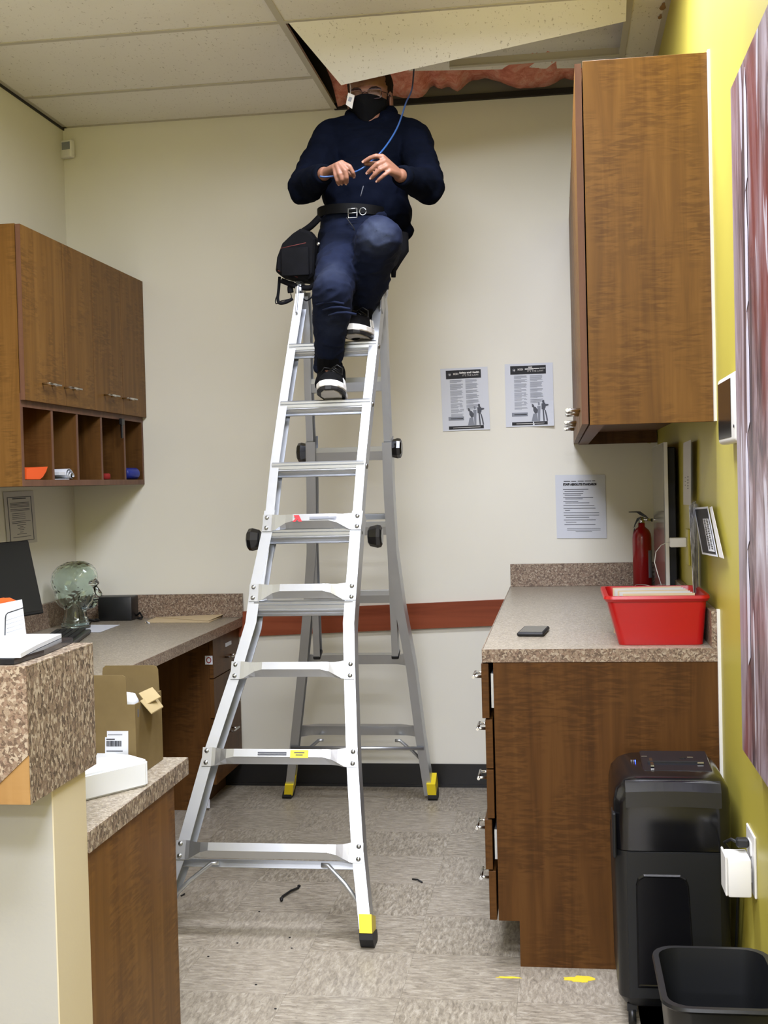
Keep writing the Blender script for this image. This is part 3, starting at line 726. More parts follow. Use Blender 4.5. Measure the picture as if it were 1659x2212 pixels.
# ribbed inner rungs
def rib_rung(side, z, x0, x1, back=.0, name='rung'):
    N, Tt = (NF, TF) if side == 'F' else (NB, TB)
    if side == 'F': N2, U2 = Vector((0, -1, 0)), Vector((0, 0, 1))
    else: N2, U2 = Vector((0, 1, 0)), Vector((0, 0, 1))
    c0 = LP(side, 0, z)-N*(.034+back)
    prof = [(-.030, .018), (-.012, .019), (-.011, .016), (-.008, .016), (-.007, .019), (.004, .019), (.005, .016), (.008, .016), (.009, .019), (.026, .019), (.032, .015), (.032, .009), (.029, .007), (.032, .005), (.032, -.004),
            (.029, -.006), (.031, -.009), (.029, -.013), (.025, -.014), (.024, -.018), (.020, -.019), (.018, -.024), (.014, -.025), (.010, -.031), (.004, -.033), (-.010, -.031), (-.028, .0)]
    return obj(name, MB().loft([[Vector((x, c0.y, c0.z))+N2*a+U2*b for a, b in prof] for x in (x0, x1)]), M['alu_rung'], Ld)
IF = [px_nodes('F', [(547, 1300), (586, 996), (606, 854), (638, 642)]), px_nodes('F', [(764, 1300), (788, 996), (802, 854), (825, 642)])]
for z in (.968, 1.198, 1.418, 1.630, 1.836):
    x0, x1 = xin(IF[0], z)+.003, xin(IF[1], z)-.003
    r_ = rib_rung('F', z, x0, x1)
    mb = MB(); c0 = LP('F', x1+.0045, z)-NF*.034; mb.lathe(c0, [(.010, 0), (.010, .002), (.005, .005), (.001, .005)], 10, XA); obj('rivet', mb, M['rivet'], r_)
IB = [px_nodes('B', [(685, 1405), (674, 1100), (669, 942), (664, 820)]), px_nodes('B', [(862, 1405), (850, 1100), (846, 942), (841, 820)])]
for z in (.915, 1.190, 1.478, 1.73):
    x0, x1 = xin(IB[0], z)+.003, xin(IB[1], z)-.003; rib_rung('B', z, x0, x1)
obj('cross_bar', MB().obox(LP('B', 1.40, 1.215)+NB*.003, XA, TB, NB, .17, .012, .003, .001), M['alu'], Ld)
# floor braces
def brace(side, z, sgn):
    N = NF if side == 'F' else NB; nodes = {('F', -1): FL, ('F', 1): FR, ('B', -1): BL, ('B', 1): BR}[(side, sgn)]
    a = LP(side, xin(nodes, z-.12)-sgn*.018, z-.14)-N*.02; b = LP(side, xin(nodes, z)-sgn*.11, z-.03)-N*.02
    m_ = (a+b)/2+Vector((sgn*.0, 0, .006))
    obj('brace', MB().tube([a, m_, b, b-Vector((sgn*.02, 0, 0))], .007, 8), M['alu'], Ld)
for s_ in (-1, 1): brace('F', .25, s_); brace('B', .30, s_)
obj('brace_bar', MB().obox(LP('F', 1.31, .222)-NF*.045, XA, TF, NF, .285, .012, .004, .001), M['alu'], Ld)
obj('brace_bar', MB().tube([LP('B', xin(BL, .268)+.006, .268)-NB*.074, LP('B', xin(BR, .268)-.006, .268)-NB*.074], .008, 8), M['alu'], Ld)
# feet
def foot(side, px, py, px2, py2):
    """yellow sleeve over the rail end and a black rubber shoe; px,py / px2,py2 = top centre and bottom centre of the boot"""
    N, Tt = (NF, TF) if side == 'F' else (NB, TB); sg = 1 if side == 'F' else -1
    y0, s = (-1.92, sF) if side == 'F' else (-.15, sB)
    a = atp(px, py, y0, s); b = Vector((atp(px2, py2, y0, s).x, 0, 0)); d = (a-Vector((b.x, y0, 0))).normalized()
    zt = a.z; k = zt*.48; w = .0185; D = .078
    P = lambda z_, n_: Vector((b.x+(a.x-b.x)*z_/zt, y0+s*z_, z_))-N*n_
    f = obj('foot_sleeve', MB().loft([[P(z_, n_)+XA*q for q, n_ in ((-w, -.0025), (w, -.0025), (w, D+.002), (-w, D+.002))] for z_ in (k, zt)]), M['yellow_plastic'], Ld)
    w2 = w+.0015; mb = MB()
    sec = [P(k, -.004), P(k, D+.004)]
    z0 = sec[1]
    pts = [(sec[0].y, k), (sec[0].y-.004*sg, .028), (sec[0].y+.004*sg, .006), (sec[0].y+.014*sg, 0), (sec[1].y-.012*sg, 0), (sec[1].y, .010), (sec[1].y, max(.03, sec[1].z))]
    mb.loft([[Vector((b.x+(a.x-b.x)*z_/zt+q, y_, z_)) for y_, z_ in pts] for q in (-w2, -w2*.6, w2*.6, w2)])
    obj('rubber_foot', mb, M['black_rubber'], f)
foot('F', 789, 1975, 792, 2050); foot('F', 332, 1990, 318, 2050); foot('B', 632, 1672, 628, 1712); foot('B', 934, 1670, 939, 1712)
# lock knobs
def knob(side, x, z, sgn):
    N, Tt = (NF, TF) if side == 'F' else (NB, TB)
    c = LP(side, x, z)-N*.035
    k_ = obj('lock_knob', MB().loft([[c+XA*sgn*a+N*(r*math.cos(t)*1.0)+Tt*(r*math.sin(t)) for t in [math.pi/8+i*math.pi/4 for i in range(8)]] for a, r in ((.001, .026), (.006, .032), (.030, .038), (.042, .036), (.047, .026))]), M['black_gloss'], Ld)
knob('F', 1.212, 1.182, -1); knob('F', 1.572, 1.185, 1); knob('B', 1.26, 1.482, -1); knob('B', 1.568, 1.488, 1)

# ------------------------------------------------------------------ writing helper
def text(body, size, origin, xdir, up, mat, parent, name='lettering', width=None, bold=0, align='LEFT', ext=.0002):
    cu = bpy.data.curves.new(name, 'FONT'); cu.body = body; cu.size = size; cu.extrude = ext; cu.offset = bold
    cu.align_x = align; cu.resolution_u = 3
    o = bpy.data.objects.new('tmp', cu); COL.objects.link(o)
    dg = bpy.context.evaluated_depsgraph_get(); dg.update()
    me = bpy.data.meshes.new_from_object(o.evaluated_get(dg)); bpy.data.objects.remove(o); bpy.data.curves.remove(cu)
    xs = [v.co.x for v in me.vertices] or [0, 1]; w = max(xs)-min(xs); x0 = min(xs)
    k = width/w if width and w > 0 else 1
    xd, u = Vector(xdir).normalized(), Vector(up).normalized(); nz = xd.cross(u)
    off = Vector((0, 0, 0)); p = parent
    while p is not None: off += p.location; p = p.parent
    for v in me.vertices:
        c = v.co.copy(); v.co = Vector(origin)-off+xd*((c.x-x0)*k if align == 'LEFT' else c.x*k)+u*c.y+nz*c.z
    me.materials.clear(); me.materials.append(mat)
    o = bpy.data.objects.new(name, me); COL.objects.link(o); o.parent = parent
    return o
class Page:
    """a sheet on a wall or plane: local u (right), v (up) in metres from its top-left corner"""
    def __init__(s, tl, tr, bl, nrm=None, th=.0006, off=.0006, name='sheet', label='', cat='notice', group=None, mat=None, curl=0):
        s.tl = Vector(tl); s.x = (Vector(tr)-s.tl); s.w = s.x.length; s.x.normalize(); d = (Vector(bl)-s.tl); s.h = d.length
        s.y = d.normalized(); s.n = s.x.cross(-s.y).normalized()
        base = s.tl+s.x*s.w/2+s.y*s.h
        s.t = thing(name, label, cat, base, group)
        nx, ny = 8, 10; mb = MB(); s.curl = curl
        rings = []
        g = [[s.P(s.w*i/nx, s.h*j/ny) for i in range(nx+1)] for j in range(ny+1)]
        b = mb.bm; V = [[b.verts.new(p-s.n*th) for p in r] for r in g]; V2 = [[b.verts.new(p-s.n*.0001) for p in r] for r in g]
        for A in (V, V2):
            for j in range(ny):
                for i in range(nx): b.faces.new((A[j][i], A[j][i+1], A[j+1][i+1], A[j+1][i]))
        for j in range(ny):
            b.faces.new((V[j][0], V2[j][0], V2[j+1][0], V[j+1][0])); b.faces.new((V[j][nx], V2[j][nx], V2[j+1][nx], V[j+1][nx]))
        for i in range(nx):
            b.faces.new((V[0][i], V2[0][i], V2[0][i+1], V[0][i+1])); b.faces.new((V[ny][i], V2[ny][i], V2[ny][i+1], V[ny][i+1]))
        s.sheet = obj('sheet', mb, mat or M['paper'], s.t)
    def P(s, u, v, lift=0):
        k = s.curl*max(0, (u/s.w-.55)/.45)*max(0, (v/s.h-.6)/.4)
        wob = .0007*math.sin(u*60+v*23)*(1 if s.curl else 0)
        return s.tl+s.x*u+s.y*v+s.n*(.0016+k+wob+lift)
    def bars(s, items, mat, name='print', lift=.0004):
        mb = MB()
        for u0, u1, v, h in items:
            n = max(1, int((u1-u0)/.03)); 
            for i in range(n):
                a, b_ = u0+(u1-u0)*i/n, u0+(u1-u0)*(i+1)/n
                mb.poly([s.P(a, v, lift), s.P(b_, v, lift), s.P(b_, v+h, lift), s.P(a, v+h, lift)], -s.n*.0003)
        return obj(name, mb, mat, s.t)
    def shape(s, pts, mat, name='print', lift=.0005):
        return obj(name, MB().poly([s.P(u, v, lift) for u, v in pts], -s.n*.0003), mat, s.t)
    def txt(s, body, size, u, v, mat, width=None, bold=0, name='lettering', lift=.0018):
        return text(body, size, s.P(u, v, lift), s.x, -s.y, mat, s.t, name, width, bold)
def blob2(cx, cy, pts, k=1): return [(cx+x*k, cy+y*k) for x, y in pts]
def law_poster(tl, tr, bl, label, line1, curl, seed):
    P = Page(tl, tr, bl, name='law_poster', label=label, cat='poster', curl=curl)
    w, h = P.w, P.h; rnd = random.Random(seed)
    hdr = P.bars([(w*.115, w*.855, h*.035, h*.135)], M['ink'], 'header_band')
    if line1: P.txt(line1, .0105, w*.40, h*.090, M['white_plastic'], width=w*.42, bold=.0004)
    else: P.bars([(w*.42, w*.60, h*.082, h*.014), (w*.605, w*.72, h*.080, h*.011), (w*.73, w*.84, h*.077, h*.011), (w*.49, w*.57, h*.055, h*.012)], M['white_plastic'], 'heading_line', .0012)
    P.txt("IT'S THE LAW!", .010, w*.47, h*.135, M['paper_grey'], width=w*.33)
    P.txt('MOSH', .012, w*.27, h*.108, M['paper_grey'], width=w*.11, bold=.0004)
    P.shape([(w*.19+math.cos(a)*w*.035, h*.10+math.sin(a)*h*.026) for a in [i*math.pi/6 for i in range(12)]], M['ink_mid'], 'seal', .0007)
    P.shape([(w*.165, h*.09), (w*.185, h*.10), (w*.215, h*.085), (w*.205, h*.12), (w*.19, h*.112)], M['paper_grey'], 'emblem', .001)
    L = []
    for c0, c1 in ((.19, .47), (.52, .80)):
        v = .19
        while v < (.74 if c0 < .3 else .62):
            for q in range(rnd.randint(3, 7)):
                L.append((w*c0, w*(c1-rnd.random()*.05), h*v, h*.0065)); v += .0135
            L[-1] = (L[-1][0], L[-1][0]+w*.15, L[-1][2], L[-1][3]); v += .010
    o = P.bars(L, M['ink_grey'], 'fine_print'); o['kind'] = 'stuff'
    P.bars([(w*.13, w*.46, h*.775, h*.06)], M['ink_grey'], 'notice_box'); P.bars([(w*.18, w*.44, h*.80, h*.012)], M['ink'], 'notice_print', .0008)
    P.bars([(w*.13, w*.87, h*.925, h*.052)], M['ink'], 'footer_band'); P.bars([(w*.22, w*.80, h*.948, h*.008)], M['paper_grey'], 'footer_print', .0009)
    # three line-drawn workers above the footer
    k = w
    dark = [[(.57,.64),(.61,.655),(.63,.69),(.60,.70),(.575,.69)], [(.60,.69),(.65,.69),(.70,.74),(.69,.79),(.64,.80),(.60,.75)],
            [(.80,.585),(.84,.59),(.845,.63),(.815,.645),(.795,.62)], [(.78,.64),(.86,.63),(.87,.70),(.84,.75),(.78,.73)],
            [(.80,.74),(.83,.745),(.845,.92),(.815,.92)], [(.84,.735),(.87,.75),(.90,.84),(.915,.92),(.885,.92),(.87,.84)], [(.86,.65),(.93,.655),(.93,.675),(.86,.69)]]
    for d in dark: P.shape([(a*w*.96+.0*w, b*h) for a, b in d], M['ink_mid'], 'worker_drawing', .0011)
    lite = [[(.60,.80),(.68,.80),(.70,.92),(.56,.92)], [(.70,.62),(.74,.62),(.745,.66),(.71,.67)], [(.685,.68),(.76,.68),(.75,.80),(.745,.92),(.70,.92),(.70,.80)]]
    for d in lite: P.shape([(a*w*.96, b*h) for a, b in d], M['ink_grey'], 'worker_drawing', .0009)
    # plastic sleeve
    mb = MB(); g = [P.P(-.003, -.003, .0018), P.P(w+.003, -.003, .0018), P.P(w+.003, h+.004, .0018), P.P(-.003, h+.004, .0018)]
    return P
law_poster(at(951, 797, 'Y', -.002), at(1053, 792, 'Y', -.002), at(957, 932, 'Y', -.002), 'left one of the two printed labour law posters on the cream wall', 'Safety and Health', .004, 3)
law_poster(at(1090, 787, 'Y', -.002), at(1194, 783, 'Y', -.002), at(1093, 923, 'Y', -.002), 'right one of the two labour law posters, its lower corner lifting', "", .016, 8)

P = Page(at(1199, 1026, 'Y', -.002), at(1307, 1025, 'Y', -.002), at(1203, 1163, 'Y', -.002), name='notice', label='white sheet headed STAFF ABSOLUTE STANDARDS above the right counter', cat='notice')
w, h = P.w, P.h
P.txt('STAFF ABSOLUTE STANDARDS', .0125, w*.155, h*.166, M['ink'], width=w*.67, bold=.0008)
P.bars([(w*.17, w*.30, h*.098, h*.011), (w*.32, w*.42, h*.098, h*.011), (w*.45, w*.57, h*.096, h*.011), (w*.59, w*.72, h*.094, h*.011), (w*.74, w*.80, h*.092, h*.011)], M['ink'], 'heading_line')
L = []
for v, a, b in ((.225,.15,.66),(.255,.18,.56),(.29,.15,.55),(.316,.18,.51),(.353,.15,.75),(.375,.19,.54),(.412,.15,.45),(.437,.19,.67),(.48,.15,.77),(.522,.15,.79),(.553,.18,.28),(.592,.15,.86),(.632,.15,.86),(.665,.19,.66),(.705,.15,.79),(.74,.19,.40),(.78,.16,.78)):
    L.append((w*a, w*b, h*v, h*.0085))
P.bars(L, M['ink_mid'], 'printed_lines')
P.bars([(w*.21, w*.88, h*.845, h*.006), (w*.21, w*.88, h*.868, h*.006), (w*.38, w*.71, h*.885, h*.006)], M['ink_mid'], 'small_print')

P = Page(at(6, 1063, 'X', .002), at(71, 1060, 'X', .002), at(16, 1180, 'X', .002), name='framed_notice', label='small notice with a black border on the left wall above the monitor', cat='notice', mat=M['paper_grey'])
w, h = P.w, P.h; f = .006
P.bars([(w*.10, w*.90, h*.10, h*.012), (w*.10, w*.90, h*.93, h*.012), (w*.10, w*.10+f, h*.10, h*.83), (w*.90-f, w*.90, h*.10, h*.83)], M['ink_mid'], 'border')
P.bars([(w*.27, w*.72, h*.125, h*.02)], M['ink_mid'], 'heading')
P.bars([(w*.18, w*.82, h*v, h*.010) for v in (.21, .235, .26, .285, .33, .355)]+[(w*.22, w*.66, h*v, h*.008) for v in (.41, .445, .48, .51)]+[(w*.2, w*.82, h*.56, h*.01), (w*.2, w*.66, h*.59, h*.01)]+[(w*a, w*b, h*v, h*.010) for a, b, v in ((.36,.66,.63),(.45,.56,.665),(.38,.62,.69),(.42,.58,.72),(.44,.55,.765),(.34,.66,.80),(.2,.8,.855))], M['ink_mid'], 'printed_lines')

# motion sensor in the corner
c = at(146, 323, 'Y', -.02); t = thing('motion_sensor', 'small white motion sensor high in the left back corner', 'sensor', (c.x, 0, c.z-.045))
ax, ay = Vector((.966, -.259, 0)), Vector((.259, .966, 0)); cc = Vector((c.x+.002, -.024, c.z))
obj('housing', MB().obox(cc, ax, ay, Vector((0, 0, 1)), .030, .016, .040, .008, 3), M['white_plastic'], t, smooth=.7)
obj('lens', MB().obox(cc-ay*.0155+Vector((0, 0, .012))+ax*.002, ax, ay, Vector((0, 0, 1)), .022, .0018, .017, .001), M['ink_grey'], t)

# painting on the right wall
p0, p1 = at(1580, 190, 'X', 2.58), at(1605, 1620, 'X', 2.58)
t = thing('painting', 'large abstract painting in grey, lilac and dark red on the yellow wall', 'painting', (2.598, -2.652, .747))
mb = MB(); n = 26
mb.box(2.578, 2.614, -4.1, -2.652, .747, 2.173, .003); obj('canvas', mb, M['canvas'], t)
rnd = random.Random(4)
for i in range(5):                                                  # thick palette-knife strokes
    y = -2.76-.05*rnd.random()-(.02*i); z_ = .95+.24*i
    pts = [(2.577, y, z_), (2.577, y-.03, z_+.02), (2.577, y-.034, z_+.16), (2.577, y-.018, z_+.24), (2.577, y-.004, z_+.20)]
    obj('knife_stroke', MB().poly(pts, (-.0006, 0, 0)), Mat('pale_lilac_paint', (214, 210, 222), .4).m if i == 0 else bpy.data.materials['pale_lilac_paint'], t)

# wall tablet / time clock
t = thing('wall_touchscreen', 'white rounded touchscreen unit with a dark face beside the painting', 'touchscreen', (2.6, -2.42, 1.41))
ya, yb = at(1551, 900, 'X', 2.575).y, at(1590, 900, 'X', 2.605).y
ya = -2.30; z0_, z1_ = at(1551, 965, 'X', 2.578).z, at(1551, 815, 'X', 2.578).z
ya = at(1551, 890, 'X', 2.582).y; yb = at(1586, 890, 'X', 2.582).y
z0_, z1_ = 1.418, 1.575
obj('housing', MB().box(2.582, 2.613, yb, ya, z0_, z1_, .009, 3), M['white_plastic'], t, smooth=.7)
obj('screen', MB().box(2.5808, 2.583, yb+.05, ya-.012, z0_+.012, z1_-.012, .0008), M['black_gloss'], t)
obj('camera_dot', MB().lathe((2.5815, yb+.008, z0_+.035), [(.0035, 0), (.0035, .0012), (.0001, .0014)], 10, Vector((-1, 0, 0))), M['ink'], t)

# fire extinguisher on the counter
cx, cy, cz = 2.536, -.105, .881
t = thing('fire_extinguisher', 'red fire extinguisher standing in the corner of the right counter', 'fire extinguisher', (cx, cy, cz))
obj('cylinder', MB().lathe((cx, cy, cz), [(.001, 0), (.034, 0), (.0395, .004), (.0395, .205), (.037, .225), (.030, .240), (.018, .250), (.014, .254), (.014, .268), (.001, .269)], 32), M['red_paint'], t)
obj('label_plate', MB().loft([[(cx+math.cos(a)*r, cy+math.sin(a)*r, z_) for a in [-.95+i*.07 for i in range(14)]]+[(cx+math.cos(a)*(r+.0006), cy+math.sin(a)*(r+.0006), z_) for a in [-.95+i*.07 for i in range(14)][::-1]] for z_, r in ((cz+.04, .0398), (cz+.155, .0398))]), M['ink_grey'], t)
v = obj('valve', MB().lathe((cx, cy, cz+.268), [(.001, 0), (.013, 0), (.013, .014), (.009, .018), (.009, .026), (.001, .027)], 16), M['chrome'], t)
obj('nozzle', MB().tube([(cx, cy, cz+.284), (cx+.042, cy-.004, cz+.281)], [.0065, .0055], 10), M['chrome'], v)
obj('nozzle_tip', MB().tube([(cx+.04, cy-.004, cz+.281), (cx+.046, cy-.004, cz+.281)], [.007, .007], 10), M['black_satin'], v)
lv = obj('lever', MB().poly([(cx-.052, cy-.008, cz+.318), (cx-.018, cy-.008, cz+.319), (cx-.004, cy-.008, cz+.318), (cx+.02, cy-.008, cz+.300), (cx+.03, cy-.008, cz+.288), (cx+.02, cy-.008, cz+.290), (cx-.006, cy-.008, cz+.303), (cx-.02, cy-.008, cz+.314), (cx-.052, cy-.008, cz+.315)], (0, .016, 0)), M['black_satin'], t)
obj('carry_handle', MB().poly([(cx-.002, cy-.007, cz+.296), (cx-.018, cy-.007, cz+.29), (cx-.024, cy-.007, cz+.276), (cx-.030, cy-.007, cz+.262), (cx-.036, cy-.007, cz+.232), (cx-.030, cy-.007, cz+.236), (cx-.025, cy-.007, cz+.262), (cx-.016, cy-.007, cz+.276), (cx-.002, cy-.007, cz+.284)], (0, .014, 0)), M['black_satin'], t)
obj('pin_tie', MB().tube([(cx-.008, cy-.01, cz+.285), (cx-.02, cy-.013, cz+.262), (cx-.034, cy-.012, cz+.245), (cx-.037, cy-.01, cz+.225)], .0016, 6), M['paper_grey'], t)

# wall mounted panel seen edge-on: thin white-rimmed screen, thick black back
yn, yf = -.98, -.32
xn, xf = at(1440, 1120, 'Y', yn).x, 2.578
t = thing('wall_screen', 'tall flat screen seen edge-on, white rim and black back', 'screen', ((xn+xf)/2, (yn+yf)/2, .895))
zt, zb = at(1440, 955, 'Y', yn).z, .8835
d = (Vector((xf, yf, 0))-Vector((xn, yn, 0))).normalized(); nn = Vector((-d.y, d.x, 0)); L = math.hypot(xf-xn, yf-yn); cc = Vector(((xn+xf)/2, (yn+yf)/2, (zt+zb)/2))
obj('bezel', MB().obox(cc+Vector((.001, 0, 0)), d, nn, Vector((0, 0, 1)), L/2, .0065, (zt-zb)/2, .001), M['white_plastic'], t)
obj('glass_front', MB().obox(cc+nn*.0072, d, nn, Vector((0, 0, 1)), L/2-.004, .001, (zt-zb)/2-.004), Mat('grey_glass', (150, 150, 146), .12, .3).m, t)
obj('back_cover', MB().obox(cc-nn*.022+d*.02-Vector((0, 0, .006)), d, nn, Vector((0, 0, 1)), L/2-.02, .0155, (zt-zb)/2-.010, .004), M['black_rubber'], t)

# papers on the yellow wall under the cabinet
P = Page(at(1477, 957, 'X', 2.597), at(1493, 950, 'X', 2.597), at(1477, 1090, 'X', 2.597), name='wall_note', label='long white handwritten note on the yellow wall under the cabinet', cat='note', mat=M['paper_grey'])
L = [at(1486, 1030, 'X', 2.595), ]
P.bars([(P.w*.60, P.w*.72, P.h*v, P.h*.018) for v in (.55, .60, .645, .69, .73)]+[(P.w*.25, P.w*.33, P.h*v, P.h*.012) for v in (.56, .62, .68)], M['ink_mid'], 'handwriting')
t = thing('newspaper_bundle', 'bundle of grey printed papers hanging on the yellow wall', 'papers', (2.6, -1.55, .985))
pts_t = [(1494, 1093), (1498, 1078), (1511, 1082)]; rnd = random.Random(2)
for k_ in range(5):
    y_t = -1.50-.045*k_; y_b = -1.52-.04*k_; x_ = 2.606-.0025*k_
    pts = [(x_, y_t, 1.262+.008*(k_ % 2)), (x_-.012-.004*k_, y_t-.06, 1.258), (x_-.010-.003*k_, y_b-.075, 1.003), (x_, y_b-.005, 1.0)]
    obj('sheet', MB().poly(pts, (-.0012, 0, 0)), M['news'], t)
P = Page(at(1500, 1097, 'X', 2.590), at(1530, 1094, 'X', 2.596), at(1518, 1197, 'X', 2.590), name='flyer', label='black flyer with sideways white lettering pinned to the yellow wall', cat='flyer')
w, h = P.w, P.h
P.bars([(w*.08, w*.94, h*.04, h*.92)], M['ink'], 'black_field')
P.bars([(w*.52, w*.90, h*.25, h*.66)], M['paper'], 'white_box', .0008)
rnd = random.Random(12); it = []
for c0 in (.57, .74):
    v = .27
    while v < .88:
        q = .018+.016*rnd.random(); it.append((w*(c0+.03*rnd.random()), w*(c0+.07+.06*rnd.random()), h*v, h*q*.8))
        if rnd.random() < .6: it.append((w*c0, w*(c0+.13), h*(v+q*.2), h*.009))
        v += q+.010
P.bars(it, M['ink'], 'sideways_lettering', .0014)
obj('back_sheet', MB().poly([P.P(w*1.0, h*.02, -.004), P.P(w*1.12, h*.0, -.006), P.P(w*1.2, h*1.02, -.006), P.P(w*1.0, h*1.0, -.004)], (.0008, 0, 0)), M['paper_grey'], P.t)

# outlet plate and charger behind the counter
oy = at(1479, 1180, 'X', 2.606).y
t = thing('wall_outlet', 'outlet plate on the yellow wall behind the screen', 'outlet', (2.613, oy, 1.08))
pz = at(1479, 1180, 'X', 2.606).z
obj('plate', MB().box(2.609, 2.6155, oy-.09, oy+.0, pz-.06, pz+.06, .002), M['yellow'], t)
t = thing('phone_charger', 'white plug-in charger with a thin cable beside the flat screen', 'charger', (2.59, oy-.0, pz-.015))
a = at(1447, 1171, 'Y', oy-.03); 
obj('plug_body', MB().box(a.x, 2.6088, oy-.045, oy-.010, a.z-.017, a.z+.014, .003, 2), M['white_plastic'], t)
cpts = [a+Vector((0, .005, 0))]+[at(x, y, 'Y', oy-.04-.02*i) for i, (x, y) in enumerate(((1440, 1172), (1428, 1178), (1417, 1192), (1414, 1215), (1421, 1240), (1428, 1262)))]
q = at(1428, 1274, 'Z', .884); cpts.append(Vector((q.x, q.y, .884)))
for i, (x, y) in enumerate(((1415, 1278), (1395, 1277), (1381, 1281))): q = at(x, y, 'Z', .884); cpts.append(Vector((q.x, q.y, .884)))
obj('cable', MB().tube(cpts, .0014, 6), M['white_plastic'], t)
q0 = at(1400, 1279, 'Z', .885)
mb = MB(); mb.tube([(q0.x+.045*math.cos(a_), q0.y+.10*math.sin(a_)+.1, .885+.016*abs(math.sin(a_*.5))) for a_ in [i*math.pi/12 for i in range(30)]], .0014, 6)
obj('cable_coil', mb, M['white_plastic'], t)

# red bin with papers
x0, x1, yb_, yf_, z0_, z1_ = 2.315, 2.611, -1.945, -1.60, .8815, 1.018
def rrect(x0, x1, y0, y1, r, z, n=5):
    pts = []
    for cx_, cy_, a0 in ((x1-r, y1-r, 0), (x0+r, y1-r, 1), (x0+r, y0+r, 2), (x1-r, y0+r, 3)):
        for i in range(n+1): a = (a0+i/n)*math.pi/2; pts.append((cx_+r*math.cos(a), cy_+r*math.sin(a), z))
    return pts
t = thing('storage_bin', 'red plastic storage bin on the right counter, full of papers', 'bin', (2.46, -1.78, .881))
def tub(ob, it, z0_, z1_, lip, mat, parent, r=.02, th=.004):
    X0, X1, Y0, Y1 = ob; x0, x1, y0, y1 = it       # ob: rim outline, it: base outline
    rings = [rrect(x0, x1, y0, y1, r, z0_), rrect(X0, X1, Y0, Y1, r, z1_-lip), rrect(X0-.004, X1+.004, Y0-.004, Y1+.004, r+.002, z1_-lip), rrect(X0-.010, X1+.010, Y0-.010, Y1+.010, r+.006, z1_-lip*.5), rrect(X0-.008, X1+.008, Y0-.008, Y1+.008, r+.005, z1_),
             rrect(X0+th, X1-th, Y0+th, Y1-th, r, z1_), rrect(x0+th, x1-th, y0+th, y1-th, r, z0_+th)]
    return obj('tub', MB().loft(rings), mat, parent, smooth=.6)
tub((2.322, 2.590, -1.945, -1.63), (2.352, 2.580, -1.935, -1.66), z0_, z1_, .016, M['red_plastic'], t)
c = at(1440, 1292, 'Y', -1.80)
t = thing('paper_stack', 'pale papers standing in the red storage bin', 'papers', (2.46, -1.79, .887))
for k_ in range(7):
    y = -1.895+.02*k_; obj('paper', MB().obox((2.465-.004*k_, y, .955+.0012*k_), Vector((1, .02*k_, 0)).normalized(), Vector((0, 1, -.1)).normalized(), Vector((0, .1, 1)).normalized(), .098, .0022, .065), M['paper_grey'] if k_ % 3 else M['manila'], t)
# phone
ps = [at(x, y, 'Z', .8815) for x, y in ((1116, 1377), (1176, 1378), (1188, 1360), (1130, 1357))]
t = thing('smartphone', 'black smartphone lying face up on the right counter', 'phone', (2.11, -1.70, .8812))
cc = sum(ps, Vector())/4; ax = Vector((.995, -.10, 0)).normalized(); ay = Vector((-ax.y, ax.x, 0)); 
obj('case', MB().obox(cc+Vector((0, 0, .0062)), ax, ay, Vector((0, 0, 1)), .040, .082, .0060, .005, 3), M['black_rubber'], t, smooth=.7)
obj('screen', MB().obox(cc+Vector((0, 0, .0123)), ax, ay, Vector((0, 0, 1)), .034, .076, .0006), M['black_gloss'], t)

# shredder
t = thing('paper_shredder', 'tall black paper shredder on casters beside the brown base cabinet', 'shredder', (2.445, -2.21, 0))
shr = t
X0, X1, Y0, Y1 = 2.312, 2.590, -2.372, -2.045
def prism_rings(lst): return [rrect(a, b, c_, d_, r, z_, 5) for a, b, c_, d_, r, z_ in lst]
obj('bin_body', MB().loft(prism_rings([(X0+.018, X1-.012, Y0+.02, Y1-.02, .03, .052), (X0+.004, X1-.004, Y0+.006, Y1-.006, .035, .075), (X0-.001, X1, Y0, Y1, .035, .40), (X0, X1, Y0, Y1, .035, .438)])), M['black_satin'], t, smooth=.6)
fr = obj('front_panel', MB().poly([(X0+.028, Y0-.0035, .08), (X1-.03, Y0-.0035, .08), (X1-.03, Y0-.0035, .436), (X0+.028, Y0-.0035, .436)], (0, .006, 0)), M['black_satin'], t)
pw = [(2.362, .11), (2.496, .11), (2.484, .355), (2.478, .372), (2.465, .380), (2.380, .380), (2.367, .372), (2.362, .355)]
obj('window_recess', MB().loft([[(2.428+(x-2.428)*s_, Y0-.004-o_, .25+(z_-.25)*s_) for x, z_ in pw] for s_, o_ in ((1.03, 0), (1.0, .003), (.985, .003), (.96, -.002))]), M['black_gloss'], fr)
hd = obj('head', MB().loft(prism_rings([(X0, X1, Y0, Y1, .035, .440), (X0-.003, X1+.002, Y0-.003, Y1+.002, .038, .50), (X0-.002, X1+.002, Y0-.004, Y1+.002, .04, .555), (X0+.004, X1-.002, Y0+.002, Y1, .045, .585), (X0+.020, X1-.016, Y0+.016, Y1-.008, .045, .604), (X0+.036, X1-.03, Y0+.03, Y1-.02, .04, .612)])), M['black_gloss'], t, smooth=.8)
obj('front_bevel', MB().loft([[(x, Y0+dy_, z_+.002*math.cos((x-2.45)*20)) for x in [X0+.028+i*.0226 for i in range(11)]][::1]+[(x, Y0+dy_+.006, z_+.004) for x in [X0+.028+i*.0226 for i in range(11)][::-1]] for dy_, z_ in ((-.008, .548), (-.006, .585), (.008, .604))]), M['charcoal'], hd)
obj('control_bezel', MB().obox((2.475, -2.19, .6155), XA, Vector((0, 1, .08)).normalized(), Vector((0, -.08, 1)).normalized(), .085, .085, .004, .003), M['charcoal'], hd)
obj('paper_slot', MB().box(2.405, 2.545, -2.215, -2.203, .617, .6215), M['black_rubber'], hd)
